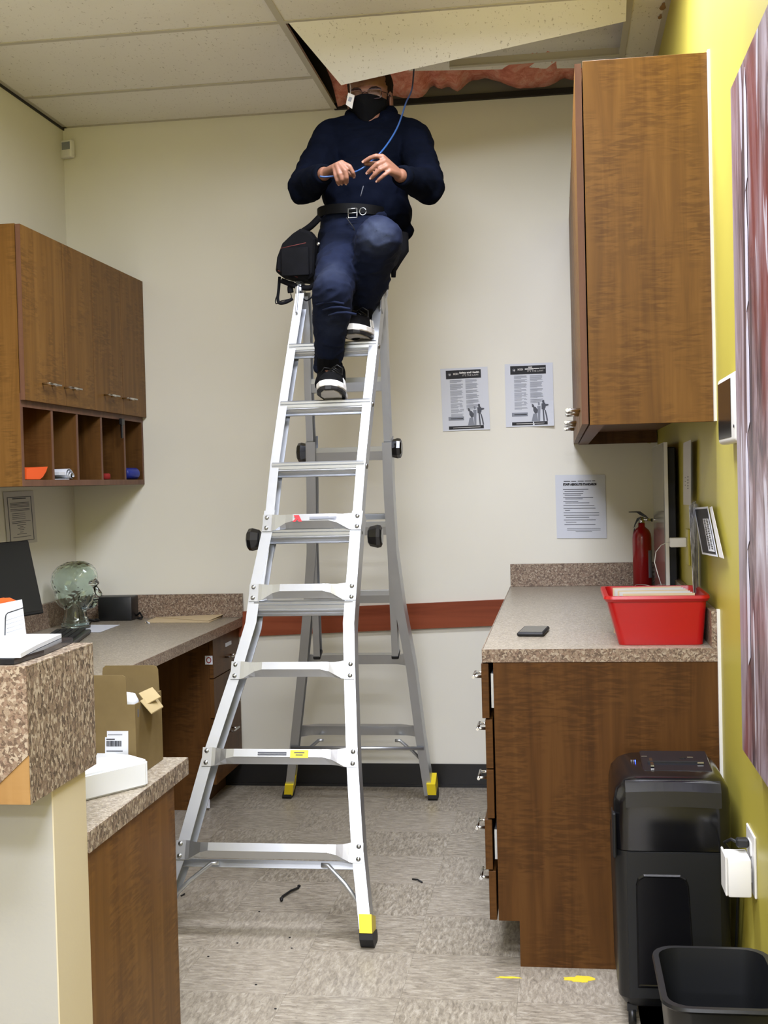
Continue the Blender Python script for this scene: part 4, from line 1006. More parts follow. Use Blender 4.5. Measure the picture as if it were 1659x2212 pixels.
obj('card_slot', MB().box(2.41, 2.418, -2.25, -2.15, .617, .6212), M['chrome'], hd)
for x, y in ((2.40, -2.155), (2.495, -2.17), (2.53, -2.14), (2.535, -2.22), (2.515, -2.16)):
    obj('button', MB().box(x-.008, x+.008, y-.003, y+.003, .6175, .6225, .001), M['chrome'] if x != 2.495 else M['black_gloss'], hd)
c = at(1372, 1643, 'Z', .6145)
for dx in (-.010, -.005, .0): obj('indicator', MB().box(c.x+dx-.001, c.x+dx+.001, c.y-.004, c.y+.004, .612, .6155), M['led'] if dx == 0 else M['ink_grey'], hd)
obj('side_grip', MB().box(X0-.004, X0+.004, Y0+.0, Y0+.07, .42, .53, .003), M['black_rubber'], t)
for x in (X0+.035, X1-.035):
    for y in (Y0+.035, Y1-.035):
        obj('caster', MB().lathe((x-.009, y, .022), [(.001, 0), (.022, 0), (.022, .018), (.001, .018)], 14, XA).box(x-.012, x+.012, y-.012, y+.012, .036, .055), M['black_satin'], t)
# lower outlet, power adapter, cord
oy = -2.51
t = thing('wall_outlet', 'white outlet plate low on the yellow wall beside the shredder', 'outlet', (2.613, oy, .40))
obj('plate', MB().box(2.6105, 2.6158, -2.575, -2.455, .395, .535, .002), M['white_plastic'], t)
for z_ in (.435, .495): obj('socket', MB().box(2.6085, 2.611, -2.535, -2.49, z_-.016, z_+.016, .002), M['white_plastic'], t)
t = thing('power_adapter', 'white box-shaped power adapter plugged in low on the yellow wall', 'adapter', (2.57, -2.53, .37))
obj('adapter_body', MB().box(2.553, 2.604, -2.575, -2.49, .398, .484, .004, 2), M['white_plastic'], t, smooth=.7)
obj('adapter_back', MB().box(2.5475, 2.5525, -2.573, -2.492, .400, .490, .002), M['white_plastic'], t)
pc = obj('power_cord', MB().tube([(2.584, -2.508, .504), (2.572, -2.49, .506), (2.5605, -2.46, .49), (2.590, -2.425, .44), (2.600, -2.38, .34), (2.602, -2.32, .2), (2.600, -2.25, .06), (2.590, -2.16, .04)], .0038, 8), M['black_rubber'], shr)
obj('plug', MB().box(2.580, 2.6083, -2.520, -2.496, .494, .514, .004), M['black_rubber'], pc)
# waste bin
t = thing('waste_bin', 'open black plastic waste bin in front of the shredder', 'waste bin', (2.48, -2.9, 0))
tub((2.378, 2.598, -3.052, -2.752), (2.405, 2.575, -3.02, -2.79), .0, .35, .012, M['black_satin'], t, r=.045, th=.003)

# ------------------------------------------------------------------ left desk things
# monitor
br = at(96, 1324, 'Y', -.86); d = Vector((-.30, -.954, 0)).normalized(); L = .50
nrm = Vector((-d.y, d.x, 0)); nrm = -nrm if nrm.x < 0 else nrm
tilt = .23; upm = (Vector((0, 0, 1))*math.cos(tilt)-nrm*math.sin(tilt)); hh = .29
tr_ = br+upm*hh
cm = br+d*L/2+upm*hh/2; nm = d.cross(upm).normalized(); nm = -nm if nm.x < 0 else nm
t = thing('computer_monitor', 'dark computer monitor tilted back on the left desk', 'monitor', (cm.x-.08, cm.y, .7605))
obj('bezel', MB().obox(cm-nm*.011, d, upm, nm, L/2, hh/2, .010, .003), M['black_satin'], t)
obj('screen', MB().obox(cm, d, upm, nm, L/2-.012, hh/2-.012, .0007), M['screen'], t)
obj('stand', MB().tube([cm-nm*.03-upm*.02, cm-nm*.045-upm*.12, Vector((cm.x-.03, cm.y, .79)), Vector((cm.x-.02, cm.y, .768))], [.022, .022, .024, .03], 10), M['black_satin'], t)
obj('stand_foot', MB().lathe((cm.x-.0, cm.y, .7603), [(.001, 0), (.085, 0), (.085, .006), (.03, .011), (.001, .012)], 24), M['black_satin'], t)
# keyboard
t = thing('keyboard', 'black keyboard on the left desk in front of the glass head', 'keyboard', (.27, -.75, .7605))
ka, kb = at(62, 1382, 'Z', .765), at(150, 1357, 'Z', .765)
kc = Vector((.262, -.80, .7605)); kx = Vector((.22, -.975, 0)).normalized(); ky = Vector((kx.y*-1, kx.x, 0))
obj('tray', MB().obox(kc+Vector((0, 0, .009)), kx, ky, Vector((0, 0, 1)), .215, .075, .0085, .004), M['black_satin'], t)
km = MB(); 
for r_ in range(5):
    for q in range(15):
        km.obox(kc+kx*(-.20+.0265*q+.006*(r_ % 2))+ky*(-.052+.024*r_)+Vector((0, 0, .0205)), kx, ky, Vector((0, 0, 1)), .011, .0095, .0032)
o = obj('keys', km, M['black_rubber'], t); o['kind'] = 'stuff'
# glass head, facing right
def remeshed(name, mb, mat, parent, voxel, smooth=4, fn=None, smf=.5):
    me = bpy.data.meshes.new('tmp'); bmesh.ops.recalc_face_normals(mb.bm, faces=mb.bm.faces); mb.bm.to_mesh(me); mb.bm.free()
    o = bpy.data.objects.new('tmp', me); COL.objects.link(o)
    md = o.modifiers.new('r', 'REMESH'); md.mode = 'VOXEL'; md.voxel_size = voxel; md.use_smooth_shade = True
    if smooth: sm = o.modifiers.new('s', 'SMOOTH'); sm.iterations = smooth; sm.factor = smf
    dg = bpy.context.evaluated_depsgraph_get(); dg.update()
    m2 = bpy.data.meshes.new_from_object(o.evaluated_get(dg)); bpy.data.objects.remove(o); bpy.data.meshes.remove(me)
    m2.name = name
    if fn:
        nr = [v.normal.copy() for v in m2.vertices]
        for v, n in zip(m2.vertices, nr): v.co = fn(v.co, n)
    off = Vector((0, 0, 0)); p = parent
    while p is not None: off += p.location; p = p.parent
    m2.transform(Matrix.Translation(-off))
    m2.materials.clear(); m2.materials.append(mat)
    for p_ in m2.polygons: p_.use_smooth = True
    o = bpy.data.objects.new(name, m2); COL.objects.link(o); o.parent = parent
    return o
hx, hy_, hz = .152, -.40, .7625
GS = 1.07
def head_blob(g):
    m_ = MB(); b = lambda c, r: m_.ball((hx+c[0]*GS, hy_+c[1]*GS, hz+c[2]*GS), tuple(q*GS-g for q in r), 3)
    m_.lathe((hx, hy_, hz), [(.001, g), (.062-g, g), (.062-g, .020), (.054-g, .026), (.056-g, .034), (.050-g, .045), (.046-g, .075), (.048-g, .11), (.001, .12)], 40)
    b((-.004, 0, .187), (.092, .068, .079)); b((.022, 0, .205), (.072, .062, .062)); b((.035, 0, .135), (.052, .050, .066))
    if g < .003: b((.066, 0, .097), (.024, .026, .020))
    b((-.03, 0, .13), (.052, .050, .055))
    if g < .003:
        m_.caps((hx+.083*GS, hy_, hz+.165*GS), (hx+.102*GS, hy_, hz+.135*GS), .010, .012); b((.078, 0, .178), (.020, .040, .012)); b((.083, 0, .116), (.014, .020, .007)); b((.081, 0, .106), (.013, .018, .006))
    return m_
t = thing('glass_head', 'clear greenish glass mannequin head facing right on the left desk', 'glass head', (hx, hy_, hz))
remeshed('outer_glass', head_blob(0), M['glass'], t, .0028, 3)
ig = remeshed('inner_hollow', head_blob(.012), M['glass'], t, .003, 3)
ig.data.flip_normals()
# black box + cords
t = thing('black_case', 'black soft box with trailing cords against the back of the left desk', 'box', (.24, -.075, .7605))
obj('case_body', MB().box(.143, .300, -.122, -.030, .7605, .868, .006, 2), M['black_satin'], t, smooth=.7)
obj('cord', MB().tube([(.30, -.06, .775), (.318, -.065, .79), (.335, -.08, .772), (.322, -.10, .768), (.345, -.12, .768)], .005, 6).tube([(.15, -.04, .860), (.11, -.05, .872), (.085, -.07, .862), (.07, -.11, .83), (.09, -.15, .775), (.115, -.19, .765), (.14, -.20, .765)], .004, 6).tube([(.11, -.16, .769), (.15, -.19, .769), (.165, -.17, .769), (.14, -.14, .770)], .006, 6), M['black_rubber'], t)
pts = [at(x, y, 'Z', .761) for x, y in ((136, 1366), (216, 1366), (259, 1350), (190, 1350))]
tag(setin(obj('paper_sheet', MB().poly(pts, (0, 0, .0008)), M['paper']), pts[0]), 'white paper sheet lying under the glass head', 'paper')
pts = [at(x, y, 'Z', .762) for x, y in ((313, 1344.5), (452, 1344.5), (482, 1331.5), (470, 1329.5), (352, 1329.5))]
pts = [Vector((p.x, min(p.y, -.030), p.z-.001)) for p in pts]
t = thing('manila_envelope', 'tan paper envelope lying at the back of the left desk', 'envelope', pts[0])
obj('envelope_body', MB().poly(pts, (0, 0, .004)), M['manila'], t)
obj('flap', MB().poly([pts[1]+Vector((-.01, .02, .005)), pts[2]+Vector((.01, .01, .012)), pts[3]+Vector((.0, 0, .012)), pts[4]+Vector((.0, -.01, .005))], (0, 0, .001)), M['manila'], t)
obj('string_tie', MB().tube([pts[0]+Vector((.005, .005, .005)), pts[0]+Vector((.02, -.02, .003)), pts[0]+Vector((.035, -.045, .003))], .003, 6), M['paper'], t)

# cardboard box on the reception worktop
zb = .7355; xr = 1.299; yn, yf = -2.90, -2.725
zt = at(285, 1522, 'Y', yn).z; xl = 1.10
t = thing('cardboard_box', 'open brown cardboard box on the reception worktop', 'box', ((xl+xr)/2, -2.81, zb))
w_ = .0022
obj('front_panel', MB().box(xl, xr, yn, yn+w_, zb, zt), M['card'], t)
obj('back_panel', MB().box(xl, xr, yf-w_, yf, zb, zt), M['card'], t)
obj('side_panel', MB().box(xr-w_, xr, yn+w_, yf-w_, zb, zt), M['card'], t)
obj('side_panel', MB().box(xl, xl+w_, yn+w_, yf-w_, zb, zt), M['card'], t)
obj('base_panel', MB().box(xl+w_, xr-w_, yn+w_, yf-w_, zb, zb+w_), M['card'], t)
def flap(pxs, Y, name='flap', th=w_):
    return obj(name, MB().poly([at(x, y, 'Y', Y) for x, y in pxs], (0, th, 0)), M['card'], t)
flap([(222, 1492), (221, 1452), (222, 1443), (228, 1438), (331, 1437), (338, 1440), (341, 1447), (344, 1493)], yf-.001, 'back_flap')
flap([(190, 1523), (190, 1459), (264, 1459), (270, 1462), (272, 1470), (274, 1523)], yn-.0, 'front_flap')
a, b = at(313, 1505, 'Y', -2.96), at(345, 1500, 'Y', -2.90)
fl_ = obj('side_flap', MB().poly([(xr, yn+.035, zt), (xr, yn+.125, zt), (xr+.022, yn+.12, zt-.028), (xr+.022, yn+.04, zt-.028)], (0, 0, .0022)).poly([(xr-.012, yn+.06, zt+.012), (xr, yn+.115, zt+.016), (xr+.020, yn+.11, zt-.004), (xr+.008, yn+.055, zt-.010)], (0, 0, .002)), M['card_light'], t)
c = at(266, 1584, 'Y', yn-.001)
mk = lambda x0, y0, x1, y1, mat, nm, par, lift=.0005: obj(nm, MB().poly([at(x, y, 'Y', yn-lift) for x, y in ((x0, y0), (x1, y0), (x1, y1), (x0, y1))], (0, .0003, 0)), mat, par)
lb = mk(231, 1579, 277, 1632, M['paper'], 'shipping_label', t)
lb2 = mk(227, 1592.5, 275, 1634, M['paper'], 'shipping_label', t, .001)
mk(233, 1586, 264, 1587.5, M['ink_grey'], 'label_print', lb, .0014); mk(229.5, 1596, 248, 1598, M['ink'], 'label_print', lb2, .0016)
mb = MB(); x = 230
rnd = random.Random(5)
while x < 263:
    wv = .5+rnd.random()*1.3; mb.poly([at(q, y, 'Y', yn-.0016) for q, y in ((x, 1600.5), (x+wv, 1600.5), (x+wv, 1612.5), (x, 1612.5))], (0, .0003, 0)); x += wv+.35+rnd.random()*.4
obj('barcode', mb, M['ink'], lb2); mk(230, 1621.5, 265, 1623.5, M['ink_mid'], 'label_print', lb2, .0016)
obj('printed_mark', MB().box(xr, xr+.0003, yn+.015, yn+.022, zt-.03, zt-.013).box(xr, xr+.0003, yn+.032, yn+.036, zt-.014, zt-.009), M['ink_mid'], t)
c = at(282, 1514, 'Y', -2.83); tag(setin(obj('foam_ball', MB().lathe((c.x-.01, -2.83, zt-.035), [(.001, 0), (.02, .003), (.027, .015), (.027, .03), (.02, .045), (.001, .05)], 20).lathe((c.x-.01, -2.83, zb+.003), [(.001, 0), (.022, .001), (.022, zt-.035-zb), (.001, zt-.035-zb+.004)], 16), M['white_foam']), (c.x, -2.83, zb+.004)), 'white rounded packing piece sticking up inside the open cardboard box', 'packing')
# white foam block
fz = .7875; pts = [(1.303, -3.2), (1.377, -3.066)]
top = [at(x, y, 'Z', fz) for x, y in ((180, 1675), (323, 1641), (321, 1637), (284, 1630), (262, 1630), (224, 1623), (206, 1627), (206, 1645))]
top[0] = Vector((1.247, -3.115, fz)); top[1] = Vector((1.345, -2.968, fz)); top[2] = Vector((1.341, -2.952, fz))
mb = MB().poly([Vector((p.x, p.y, .7355)) for p in top], (0, 0, fz-.7355))
bmesh.ops.bevel(mb.bm, geom=mb.bm.edges[:], offset=.004, segments=2, affect='EDGES')
tag(setin(obj('foam_block', mb, M['white_foam'], smooth=.7), (1.30, -3.0, .7355)), 'white packing foam block in front of the cardboard box', 'packing foam')

# clipboard with papers, mail holder on the ledge
zc = 1.0715
cb = [at(x, y, 'Z', zc+.006) for x, y in ((-40, 1378), (150, 1378), (165, 1382), (20, 1442), (-40, 1442))]
t = thing('document_folder', 'dark folder full of white sheets lying on the reception ledge', 'folder', (1.28, -3.4, zc))
rear = at(168, 1380, 'Z', zc+.004); fr_ = at(8, 1440, 'Z', zc+.004)
poly_f = [Vector((1.22, -3.535, zc)), Vector((fr_.x-.006, -3.535, zc)), Vector((1.333, -3.43, zc)), Vector((1.318, -3.268, zc)), Vector((1.12, -3.268, zc))]
obj('folder_cover', MB().poly(poly_f, (0, 0, .009)), M['charcoal'], t)
poly_p = [Vector((1.20, -3.53, zc+.0095)), Vector((1.337, -3.53, zc+.0095)), Vector((1.317, -3.42, zc+.0095)), Vector((1.298, -3.272, zc+.0095)), Vector((1.12, -3.272, zc+.0095))]
obj('sheets', MB().poly(poly_p, (0, 0, .007)), M['paper'], t)
t = thing('mail_holder', 'wire mail holder with white and red envelopes on the reception ledge', 'mail holder', (1.19, -3.30, zc+.0165))
Yh = -3.285
def up_sheet(pxs, Y, mat, nm='envelope', th=.0012): return obj(nm, MB().poly([at(x, y, 'Y', Y) for x, y in pxs], (0, th, 0)), mat, t)
up_sheet([(-40, 1378), (57, 1378), (47, 1295), (-40, 1312)], Yh, M['paper'])
up_sheet([(-40, 1320), (40, 1300), (20, 1291), (-40, 1296)], Yh+.006, M['orange'], 'red_envelope')
up_sheet([(-40, 1330), (30, 1310), (8, 1291), (-40, 1300)], Yh+.012, M['orange'], 'red_envelope')
obj('wire_frame', MB().tube([at(x, y, 'Y', Yh-.004) for x, y in ((10.5, 1378), (11.5, 1335), (13, 1328), (17, 1324), (50, 1313))], .0011, 6), M['black_satin'], t)
mb = MB()
for k_ in range(4): a, b = at(14, 1340+k_*9, 'Y', Yh-.0006), at(52, 1328+k_*9, 'Y', Yh-.0006); mb.tube([a, b], .0003, 4)
obj('ruled_lines', mb, M['ink_grey'], t)

# cable ties and crumbs on the floor
def crumb(px, py, pts, r, label, nm='cable_tie_scrap'):
    c = at(px, py, 'Z', 0)
    P_ = []
    for x, y, z_ in pts: q = at(x, y, 'Z', r); P_.append(Vector((q.x, q.y, r+z_)))
    mb = MB().tube(P_, r, 6); return mb, c
mb, c = crumb(627, 1932, [(608, 1946, 0), (610, 1938, .002), (628, 1927, .004), (645, 1918, .001)], .004, '')
mb.ball((at(608, 1945, 'Z', 0).x, at(608, 1945, 'Z', 0).y, .006), (.007, .012, .005), 1); mb.ball((at(646, 1917, 'Z', 0).x, at(646, 1917, 'Z', 0).y, .005), (.007, .007, .005), 1)
tag(setin(obj('cable_tie_scrap', mb, M['black_rubber']), c), 'longer black plastic scrap on the floor between the ladder legs', 'debris')
mb, c = crumb(901, 1903, [(891, 1899, 0), (902, 1902, .003), (912, 1906, 0)], .003, '')
tag(setin(obj('cable_tie_scrap', mb, M['black_rubber']), c), 'short black plastic scrap on the floor right of the ladder', 'debris')
mb, c = crumb(396, 1933, [(391, 1935, 0), (399, 1932, .002)], .0025, '')
tag(setin(obj('cable_tie_scrap', mb, M['black_rubber']), c), 'tiny black scrap on the floor by the left ladder leg', 'debris')
for (x, y), lab in (((450, 2067), 'dark crumb on the floor left of and in front of the ladder'), ((560, 1970), 'dark crumb on the floor just in front of the lowest ladder brace'), ((630, 2049), 'larger dark crumb level with the yellow ladder foot'),
                    ((626, 2026), 'tiny crumb just behind the one level with the ladder foot'), ((513, 2038), 'tiny crumb midway between the near panel and ladder foot'), ((595, 2180), 'dark crumb nearest the bottom of the picture'), ((553, 2128), 'dark crumb on the open floor second from the bottom of the picture')):
    c = at(x, y, 'Z', 0); o = obj('floor_crumb', MB().ball((c.x, c.y, .0016), (.004, .0028, .0016), 1), M['black_rubber'])
    tag(setin(o, c), lab, 'debris', 'dark crumbs on the floor')

# ------------------------------------------------------------------ the man on the ladder
def H(px, py, Y): return at(px, py, 'Y', Y)
HIP_R, HIP_L = H(742, 548, -.96), H(812, 545, -.96)
KN_R, KN_L = H(719, 632, -1.36), H(820, 516, -1.33)
AN_R, AN_L = H(709, 800, -1.15), H(776, 690, -1.05)
SH_R, SH_L = H(712, 302, -.79), H(893, 298, -.79)
EL_R, EL_L = H(660, 404, -1.0), H(925, 402, -1.0)
WR_R, WR_L = H(701, 375, -1.22), H(864, 379, -1.22)
NECK = H(800, 262, -.72); HEAD = H(799, 218, -.70)
M['denim'] = denim()
man = None
bb = MB()
# torso, pelvis
bb.ball(H(780, 520, -.92), (.150, .115, .11), 3); bb.ball(H(790, 430, -.88), (.150, .115, .13), 3); bb.ball(H(800, 360, -.81), (.125, .080, .10), 3)
bb.caps(H(800, 340, -.77), H(799, 235, -.72), .056, .054)
for s_, a, b in ((0, SH_R, H(800, 305, -.77)), (1, SH_L, H(800, 305, -.77))): bb.caps(a, b, .045, .05)
# legs
for h, k, a in ((HIP_R, KN_R, AN_R), (HIP_L, KN_L, AN_L)):
    bb.caps(h, k, .068, .048); bb.caps(k, a, .046, .034)
    bb.caps(a, a+Vector((.012, -.09, -.045)), .028, .020)
# arms
for s_, e_, w_ in ((SH_R, EL_R, WR_R), (SH_L, EL_L, WR_L)):
    bb.caps(s_, e_, .042, .036); bb.caps(e_, w_, .036, .0235)
# head: tilted down towards the hands
hc = HEAD
HS = 1.1; fwd = Vector((-.02, -.99, -.13)).normalized(); hup = Vector((0, -.13, .99)).normalized(); hrt = fwd.cross(hup).normalized()   # hrt: +x (his left)
if hrt.x < 0: hrt = -hrt
def hp(x, y, z): return hc+(hrt*x+fwd*y+hup*z)*HS
def hball(mb, c, r, sub=3):
    t = MB(); t.ball((0, 0, 0), r, sub); mb.merge(t, lambda v: hp(c[0]+v.x, c[1]+v.y, c[2]+v.z))
hball(bb, (0, -.010, .045), (.073, .092, .080)); hball(bb, (0, .030, .0), (.064, .058, .078)); hball(bb, (0, .050, -.060), (.044, .036, .034))
hball(bb, (0, .018, -.045), (.055, .055, .045)); hball(bb, (0, .076, .022), (.056, .014, .013)); hball(bb, (0, .098, -.022), (.013, .017, .013), 2)
bb.caps(hp(0, .082, .015), hp(0, .100, -.018), .007, .010)
for s_ in (-1, 1):
    hball(bb, (s_*.034, .064, -.014), (.020, .015, .018), 2); hball(bb, (s_*.031, .076, .002), (.014, .009, .009), 2)
    hball(bb, (s_*.073, -.005, -.005), (.008, .019, .032), 2)
hball(bb, (0, .088, -.050), (.020, .010, .007), 2)
# hands
def pt(c, Y): return at(560+c[0]/3.7705, 150+c[1]/3.7705, 'Y', Y)
nails = []
def finger(mb, pts, r0, r1):
    P_ = [pt(p[:2], p[2]) for p in pts]; n = len(P_)
    for i in range(n-1):
        a = r0+(r1-r0)*i/(n-1); b = r0+(r1-r0)*(i+1)/(n-1); mb.caps(P_[i], P_[i+1], a, b, n=10)
    nails.append((P_[-2], P_[-1], r1))
fy = -1.295
hands = []
HR = [((672, 762, fy), (735, 790, fy-.012), (762, 838, fy-.006), (771, 868, fy+.010)),
      ((655, 770, fy-.004), (700, 825, fy-.020), (712, 880, fy-.014), (710, 922, fy+.004)),
      ((634, 780, fy-.003), (655, 850, fy-.018), (672, 895, fy-.012), (674, 925, fy+.004)),
      ((612, 800, fy+.004), (620, 862, fy-.010), (634, 905, fy-.006), (645, 932, fy+.006))]
HL = [((1000, 712, fy), (950, 705, fy-.012), (900, 722, fy-.006), (852, 752, fy+.002)),
      ((1016, 745, fy-.003), (962, 770, fy-.020), (918, 810, fy-.014), (885, 842, fy-.002)),
      ((1036, 790, fy-.003), (985, 815, fy-.020), (945, 852, fy-.014), (914, 884, fy-.002)),
      ((1060, 830, fy+.002), (1020, 858, fy-.012), (985, 888, fy-.008), (962, 910, fy))]
for F_, wr, kk in ((HR, WR_R, 1), (HL, WR_L, -1)):
    for i, f_ in enumerate(F_):
        finger(bb, f_, (.0092, .0096, .0090, .0078)[i], (.0070, .0074, .0070, .0062)[i])
        bb.caps(wr, pt(f_[0][:2], f_[0][2]), .0170, .0108, n=10)
bb.caps(WR_R+Vector((.012, .004, -.004)), pt((700, 838), fy+.026), .012, .009); bb.caps(pt((700, 838), fy+.026), pt((762, 862), fy+.020), .009, .0078)   # right thumb
bb.caps(WR_L+Vector((-.012, .006, .006)), pt((985, 770), fy+.026), .012, .0095); bb.caps(pt((985, 770), fy+.026), pt((868, 768), fy+.012), .0095, .0078)  # left thumb
nails.append((pt((900, 760), fy+.02), pt((868, 768), fy+.012), .0078))
man = remeshed('person', bb, M['skin'], None, .0034, 2, smf=.35)
base = Vector((1.42, -1.0, 2.05))
man.data.transform(Matrix.Translation(-base)); man.location = base
tag(man, 'man in a dark navy hoodie, jeans and black mask sitting atop the ladder', 'person')
# nails
mb = MB()
for a, b, r in nails:
    d = (b-a).normalized(); n = (Vector((0, -1, 0))-d*Vector((0, -1, 0)).dot(d)).normalized(); s_ = d.cross(n)
    mb.obox(b+n*r*.80+d*r*.25, s_, d, n, r*.50, r*.50, .0007, .0006)
obj('fingernails', mb, M['nail'], man)

# sweatshirt
def wr_fn(amp, sc, seed):
    def f(co, n):
        a = noise.noise((co.x*sc+seed, co.y*sc, co.z*sc*.7)); b = noise.noise((co.x*sc*2.6, co.y*sc*2.6+seed, co.z*sc*2.2))
        r = 1-abs(noise.noise((co.x*sc*1.3+9, co.y*sc*1.3, co.z*sc*2.4+seed)))*2
        return co+n*(amp*(a*.8+b*.35+max(0, r-.45)*.9))
    return f
mb = MB()
mb.ball(H(800, 345, -.80), (.168, .120, .118), 3); mb.caps(H(722, 288, -.78), H(772, 264, -.73), .052, .040); mb.caps(H(880, 286, -.78), H(830, 262, -.73), .052, .040); mb.ball(H(790, 415, -.88), (.160, .140, .130), 3); mb.ball(H(796, 448, -.885), (.150, .135, .085), 3)
mb.ball(H(850, 462, -.885), (.066, .12, .085), 2); mb.caps(H(840, 470, -.88), H(872, 500, -.87), .07, .035)
mb.caps(H(755, 305, -.80), H(845, 305, -.80), .060, .060)
for s_ in (SH_R, SH_L): mb.caps(s_, H(800, 300, -.76), .064, .064)
mb.caps(H(748, 284, -.74), H(850, 282, -.74), .050, .050)
mb.caps(SH_R, EL_R, .068, .060); mb.caps(EL_R, WR_R+(EL_R-WR_R)*.16, .062, .037)
mb.caps(SH_L, EL_L, .068, .060); mb.caps(EL_L, WR_L+(EL_L-WR_L)*.16, .062, .037)
mb.ball(H(655, 418, -1.02), (.046, .05, .042), 2); mb.ball(H(928, 416, -1.02), (.046, .05, .042), 2)
# collar / hood roll
for i in range(18):
    a = 2*math.pi*i/18; c = H(800, 256, -.72)
    mb.ball(c+Vector((math.cos(a)*.078, math.sin(a)*.080+.002, -.006+(.060 if math.sin(a) < 0 else .030)*math.sin(a)+.018*abs(math.cos(a)))), (.025, .025, .028), 2)
hood = remeshed('hoodie', mb, M['hoodie'], man, .0075, 3, wr_fn(.0075, 9, 3), .6)
mb = MB()
for w_, e_ in ((WR_R, EL_R), (WR_L, EL_L)):
    mb = MB(); d = (w_-e_).normalized(); mb.lathe(w_-d*.038, [(.026, 0), (.038, .003), (.039, .012), (.035, .030), (.030, .034), (.025, .034), (.024, .004)], 20, d)
    obj('cuff', mb, M['hood_rib'], hood)
c = H(782, 420, -1.055); obj('zipper_mark', MB().tube([H(785, 402, -1.052), H(782, 412, -1.060), H(779, 424, -1.062)], .0018, 5), M['ink_mid'], hood)
# jeans
mb = MB()
mb.ball(H(775, 520, -.93), (.150, .125, .12), 3); mb.ball(H(775, 480, -.92), (.142, .125, .06), 3)
mb.caps(HIP_R+Vector((.0, -.02, .0)), KN_R, .088, .066); mb.caps(KN_R, AN_R+Vector((0, 0, .022)), .067, .048)
mb.caps(HIP_L+Vector((0, -.02, 0)), KN_L, .092, .074); mb.caps(KN_L, AN_L+Vector((0, 0, .022)), .074, .049)
mb.caps(KN_R+Vector((0, .05, .0)), H(715, 700, -1.20), .055, .058); mb.caps(H(805, 600, -1.18), H(780, 655, -1.07), .062, .054)
jeans = remeshed('jeans', mb, M['denim'], man, .0075, 3, wr_fn(.0075, 13, 11), .6)
jm = MB(); jm.tube([H(748, 470, -1.068), H(764, 492, -1.06), H(769, 508, -1.045)], .002, 5)
obj('seam', jm, M['ink'], jeans)
jm = MB(); 
for c_, n_x in ((KN_R+Vector((.012, -.035, -.035)), 0),):
    for k_ in range(3): jm.tube([c_+Vector((-.062+.02*k_, .0-.004*abs(q), -.018*k_-.01*abs(q-1))) +Vector((q*.045, -.012+.010*abs(q-1.2), 0)) for q in (0, .7, 1.4, 2.1)], .0045, 6)
obj('knee_fold', jm, M['denim'], jeans)
for a_, k_ in ((AN_R, KN_R), (AN_L, KN_L)):
    d = (a_-k_).normalized(); d = (d+Vector((0, 0, -1))*.8).normalized()
    obj('hem', MB().lathe(a_+Vector((0, 0, .015))-d*.012, [(.040, 0), (.050, .002), (.0525, .018), (.049, .030), (.044, .030), (.040, .004)], 22, d), M['denim'], jeans)
# belt
bc = H(760, 466, -.925)
ring = [(bc.x+.012+math.cos(a)*.138, bc.y+math.sin(a)*.132) for a in [i*2*math.pi/40 for i in range(40)]]
mb = MB(); mb.loft([[(x, y, bc.z+z_+(x-bc.x)*-.06) for x, y in [(bc.x+.012+(px_-bc.x-.012)*k_, bc.y+(py_-bc.y)*k_) for px_, py_ in ring]] for z_, k_ in ((-.017, .97), (-.017, 1.0), (.017, 1.0), (.017, .97))], cap=False)
belt = obj('belt', mb, M['belt'], man, smooth=.6)
c = H(762, 461, bc.y-.138)
obj('buckle', MB().tube([c+Vector((math.cos(a)*.022, -.003, math.sin(a)*.023)) for a in [math.pi/4+i*math.pi/2 for i in range(5)]], .0028, 6).tube([c+Vector((-.016, -.005, 0)), c+Vector((.016, -.007, 0))], .002, 6), M['rivet'], belt)
obj('belt_ring', MB().tube([H(784, 457, bc.y-.142)+Vector((math.cos(a)*.012, -.002, math.sin(a)*.013)) for a in [i*math.pi/6 for i in range(13)]], .0018, 5), M['rivet'], belt)
# shoes
def shoe(ankle, tip_px, tip_y, yaw, pitch, name, ground):
    """toe points towards -Y; built in its own frame then placed so the ball of the foot meets the rung"""
    Rm = Matrix.Rotation(yaw, 3, 'Z') @ Matrix.Rotation(pitch, 3, 'X')
    tip = H(tip_px[0], tip_px[1], tip_y)
    def place(v): return tip + Rm @ Vector((v[0], v[1], v[2]))   # v: x side, y back from the toe, z up from the sole
    prof = [(.0, .010), (.012, .028), (.04, .042), (.08, .0475), (.13, .042), (.18, .034), (.23, .034), (.262, .026), (.272, .008)]
    def slab(z0_, z1_, grow, zt=None):
        rings = []
        left = [(-w_-grow*(w_ > .011), y-grow if i == 0 else y) for i, (y, w_) in enumerate(prof)]
        out = left+[(-x, y) for x, y in left[::-1]]
        return MB().loft([[place((x*k_, y, z_+(.006*max(0, 1-y/.06)))) for x, y in out] for z_, k_ in ((z0_, .93), (z0_+.003, 1), (z1_-.003, 1), (z1_, .95))], smooth=False)
    return place, slab, prof, Rm
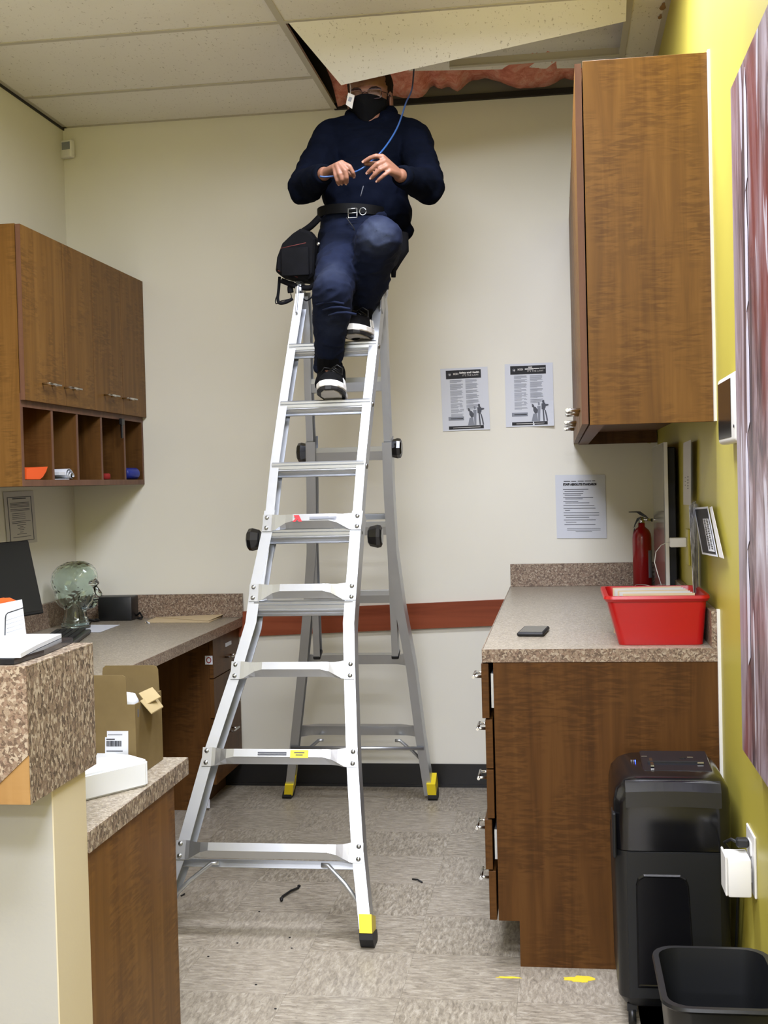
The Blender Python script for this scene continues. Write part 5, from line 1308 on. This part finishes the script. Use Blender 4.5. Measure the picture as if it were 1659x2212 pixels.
def make_shoe(label, tip_px, tip_y, yaw, pitch):
    place, slab, prof, Rm = shoe(None, tip_px, tip_y, yaw, pitch, '', 0)
    up = MB()
    t_ = MB(); t_.caps((0, .050, .035), (0, .13, .045), .040, .040); t_.caps((0, .13, .045), (0, .22, .05), .038, .034); t_.ball((0, .030, .030), (.036, .032, .022), 2); t_.caps((0, .20, .05), (0, .205, .105), .036, .034); t_.caps((0, .10, .062), (0, .17, .095), .022, .028)
    up.merge(t_, lambda v: place((v.x, v.y, max(v.z, .012))))
    s_ = remeshed('shoe', up, M['shoe'], man, .005, 2)
    s_['label'] = label
    obj('outsole', slab(-.002, .010, .002), M['black_rubber'], s_)
    obj('midsole', slab(.010, .030, .0035), M['white_rubber'], s_)
    obj('sole_tread', slab(-.004, -.0018, -.012), M['paper_grey'], s_)
    lc = MB()
    for i in range(4):
        y = .085+.022*i; z_ = .082+.010*i; lc.tube([place((-.022, y, z_-.012)), place((0, y-.004, z_+.004)), place((.022, y, z_-.012))], .0024, 6)
    lc.tube([place((.0, .075, .088)), place((.022, .07, .10)), place((.04, .075, .088)), place((.038, .08, .068)), place((.014, .08, .078))], .0022, 6)
    lc.tube([place((.0, .075, .088)), place((-.022, .068, .092)), place((-.032, .075, .078))], .0022, 6)
    obj('laces', lc, M['black_satin'], s_)
    sd = MB()
    for sx in (-1, 1):
        for i in range(3): y = .10+.022*i; sd.poly([place((sx*.0405, y, .034)), place((sx*.0405, y+.010, .034)), place((sx*.036, y+.016, .062)), place((sx*.036, y+.006, .062))], Rm @ Vector((sx*.0025, 0, 0)))
    obj('side_marks', sd, M['white_rubber'], s_)
    return s_
for a_, k_ in ((AN_R, KN_R), (AN_L, KN_L)):
    obj('sock', MB().caps(a_+(k_-a_)*.25, a_+Vector((0, -.0, -.03)), .042, .041).caps(a_+Vector((0, 0, -.02)), a_+Vector((0, -.10, -.055)), .038, .030), M['mask'], man)
make_shoe('black shoe with a white midsole on the lower rung', (709, 843), -1.345, .05, -.12)
make_shoe('black shoe with a white midsole on the upper rung', (757, 722), -1.245, -.16, -.02)
# mask, spectacles, hair, lids
mb = MB(); nx, nz = 16, 12; g = []
for j in range(nz+1):
    v = j/nz; row = []
    for i in range(nx+1):
        u = -1+2*i/nx
        wd = .066-.024*max(0, (v-.45)/.55)**1.5
        x = u*wd; ztop = .006-.014*u*u-.004*math.cos(u*9)*0; zbot = -.090+.040*abs(u)**1.8
        z_ = ztop+(zbot-ztop)*v
        y = .098*math.sqrt(max(0, 1-(u*.90)**2))*1.0+.014*math.exp(-(u*3)**2)*math.exp(-((v-.32)*3)**2)+.010-.012*v
        row.append((x, y, z_))
    g.append(row)
A = [[mb.bm.verts.new(hp(*p)) for p in r] for r in g]; B2 = [[mb.bm.verts.new(hp(p[0]*.97, p[1]-.003, p[2])) for p in r] for r in g]
for Q in (A, B2):
    for j in range(nz):
        for i in range(nx): f_ = mb.bm.faces.new((Q[j][i], Q[j][i+1], Q[j+1][i+1], Q[j+1][i])); f_.smooth = True
for j in range(nz): mb.bm.faces.new((A[j][0], A[j+1][0], B2[j+1][0], B2[j][0])); mb.bm.faces.new((A[j][nx], A[j+1][nx], B2[j+1][nx], B2[j][nx]))
for i in range(nx): mb.bm.faces.new((A[0][i], A[0][i+1], B2[0][i+1], B2[0][i])); mb.bm.faces.new((A[nz][i], A[nz][i+1], B2[nz][i+1], B2[nz][i]))
mk_ = obj('face_mask', mb, M['mask'], man)
obj('ear_loop', MB().tube([hp(-.064, .045, -.012), hp(-.072, .015, .012), hp(-.078, -.012, .018), hp(-.080, -.02, -.01), hp(-.074, .0, -.035), hp(-.060, .04, -.045)], .0016, 5), M['mask'], mk_)
obj('ear_loop', MB().tube([hp(.064, .045, -.012), hp(.072, .015, .012), hp(.078, -.012, .018), hp(.080, -.02, -.01), hp(.074, .0, -.035), hp(.060, .04, -.045)], .0016, 5), M['mask'], mk_)
def rim(cx, s_):
    pts = []
    for i in range(25):
        a = 2*math.pi*i/24; e = 4; cs, sn = math.cos(a), math.sin(a)
        pts.append(hp(cx+math.copysign(abs(cs)**(2/e), cs)*.0235, .099-.5*abs(cx+cs*.02)**1.6, .006+math.copysign(abs(sn)**(2/e), sn)*.0165))
    return pts
mb = MB(); 
for s_ in (-1, 1): mb.tube(rim(s_*.033, s_), .0016, 6); mb.tube([hp(s_*.058, .088, .012), hp(s_*.073, .05, .012), hp(s_*.078, -.01, .006), hp(s_*.076, -.025, -.004)], .0018, 6)
mb.tube([hp(-.0095, .100, .010), hp(0, .105, .013), hp(.0095, .100, .010)], .0016, 6)
sp_ = obj('spectacles', mb, M['frame_spec'], man)
for s_ in (-1, 1): obj('lens', MB().poly([p for p in rim(s_*.033, s_)[:-1]], fwd*.0008), M['lens'], sp_)
mb = MB()
for s_ in (-1, 1): mb.tube([hp(s_*.046, .0815, -.001), hp(s_*.038, .0865, -.004), hp(s_*.029, .0870, -.0045), hp(s_*.020, .083, -.001)], .0012, 5)
obj('eyelashes', mb, M['lash'], man)
mb = MB()
for s_ in (-1, 1): mb.tube([hp(s_*.052, .080, .024), hp(s_*.038, .090, .029), hp(s_*.024, .091, .028), hp(s_*.014, .090, .024)], [.0018, .003, .003, .0018], 6)
obj('eyebrows', mb, M['hair'], man)
mb = MB(); hball(mb, (0, -.022, .052), (.080, .090, .082)); hball(mb, (0, -.030, .01), (.077, .072, .060))
remeshed('hair', mb, M['hair'], man, .005, 2, wr_fn(.003, 40, 5))
# label hanging in front of his cheek
pts = [H(x, y, -.835) for x, y in ((752, 200), (766, 206), (760.5, 235), (747, 226))]
t = thing('hanging_tag', 'small pale paper tag hanging beside the man\'s masked cheek', 'tag', pts[3])
obj('tag_card', MB().poly(pts, (0, .0008, 0)), M['paper_grey'], t)
c_ = sum(pts, Vector())/4; obj('tag_print', MB().obox(c_+Vector((0, -.0006, .004)), Vector((.93, 0, -.36)), Vector((.36, 0, .93)), Vector((0, 1, 0)), .006, .008, .0002), M['ink_grey'], t)
obj('tag_string', MB().tube([H(757, 203, -.834), H(758, 190, -.825), B_+Vector((.03, .01, .012))], .0008, 5), M['paper_grey'], t)
# blue cable through both hands up into the ceiling
cp = [H(691, 381, fy+.012), H(705, 382, fy+.014), H(740, 378, fy+.022), H(768, 371, fy+.014), H(785, 362, fy+.012), H(800, 350, fy+.026), H(822, 330, fy+.022), H(842, 304, -1.20), H(858, 276, -1.12), H(868, 250, -1.02), H(877, 222, -.92), H(889, 196, -.76), H(893, 165, -.66), H(896, 120, -.56)]
def smooth_pts(P_, n=6):
    out = []
    for i in range(len(P_)-1):
        p0 = P_[max(i-1, 0)]; p1 = P_[i]; p2 = P_[i+1]; p3 = P_[min(i+2, len(P_)-1)]
        for q in range(n):
            t_ = q/n; out.append(.5*((2*p1)+(p2-p0)*t_+(2*p0-5*p1+4*p2-p3)*t_*t_+(3*p1-p0-3*p2+p3)*t_**3))
    return out+[P_[-1]]
mb = MB().tube(smooth_pts(cp), .0031, 8)
tag(setin(obj('blue_cable', mb, M['blue_cable']), cp[0]), 'thin blue cable held in the man\'s hands, running up into the ceiling', 'cable')
# tool pouch at his right hip
Yp = -1.02
t = thing('tool_pouch', 'black fabric tool pouch hanging at the man\'s right hip', 'tool bag', H(640, 640, Yp))
mb = MB(); out = [(688, 520), (676, 503), (655, 497), (638, 508), (615, 530), (603, 562), (600, 590), (612, 600), (640, 608), (672, 612), (686, 600)]
cc_ = H(648, 560, Yp); rings = []
for dy_, k_ in ((-.058, .86), (-.05, .95), (-.02, 1), (.03, 1), (.055, .92)):
    rings.append([cc_+(H(x, y, Yp)-cc_)*k_+Vector((0, dy_, 0)) for x, y in out])
b_ = obj('pouch_body', MB().loft(rings), M['bag'], t, smooth=.5)
obj('piping', MB().tube([cc_+(H(x, y, Yp)-cc_)+Vector((0, -.057, 0)) for x, y in ((614, 543), (640, 537), (668, 531))], .0018, 6), M['red_piping'], b_)
obj('piping', MB().tube([cc_+(H(x, y, Yp)-cc_)+Vector((0, -.055, 0)) for x, y in ((608, 590), (628, 597), (650, 604))], .0018, 6), M['red_piping'], b_)
obj('front_pocket', MB().obox(H(646, 572, Yp)+Vector((0, -.062, 0)), XA, Vector((0, 0, 1)), Vector((0, 1, 0)), .050, .050, .010, .006, 2), M['bag'], b_, smooth=.6)
st = lambda nm, P_, r, m_='bag': obj(nm, MB().tube(smooth_pts([H(x, y, Yp+dy_) for x, y, dy_ in P_], 4), r, 6), M[m_], t)
st('strap', ((604, 598, -.02), (602, 625, -.02), (600, 646, -.02), (605, 655, -.02), (620, 652, -.02), (632, 645, -.02)), .006)
st('strap', ((630, 608, -.02), (627, 622, -.02), (628, 632, -.02)), .012)
st('cord', ((628, 634, -.02), (628, 645, -.02), (608, 650, -.02), (597, 656, -.02), (595, 648, -.02), (600, 636, -.02)), .002)
st('cord', ((650, 610, -.03), (650, 636, -.04), (660, 649, -.05), (670, 645, -.05), (677, 636, -.04)), .0028)
st('belt_hook', ((655, 500, .0), (672, 488, .0), (690, 470, .01)), .012)
obj('snap', MB().lathe(H(688, 527, Yp-.075), [(.001, 0), (.007, 0), (.006, .003), (.001, .004)], 10, Vector((0, -1, 0))), M['rivet'], t)
st('pouch_flap', ((608, 606, -.03), (640, 618, -.03), (668, 622, -.03), (682, 612, -.03)), .010)
t = thing('tool_holster', 'black tool holster showing behind the man\'s left thigh', 'tool holster', H(850, 590, -.95))
obj('holster_body', MB().tube([H(868, 505, -.93), H(868, 540, -.94), H(856, 565, -.95), H(850, 585, -.95), H(850, 599, -.95)], [.024, .026, .018, .010, .008], 12), M['bag'], t)
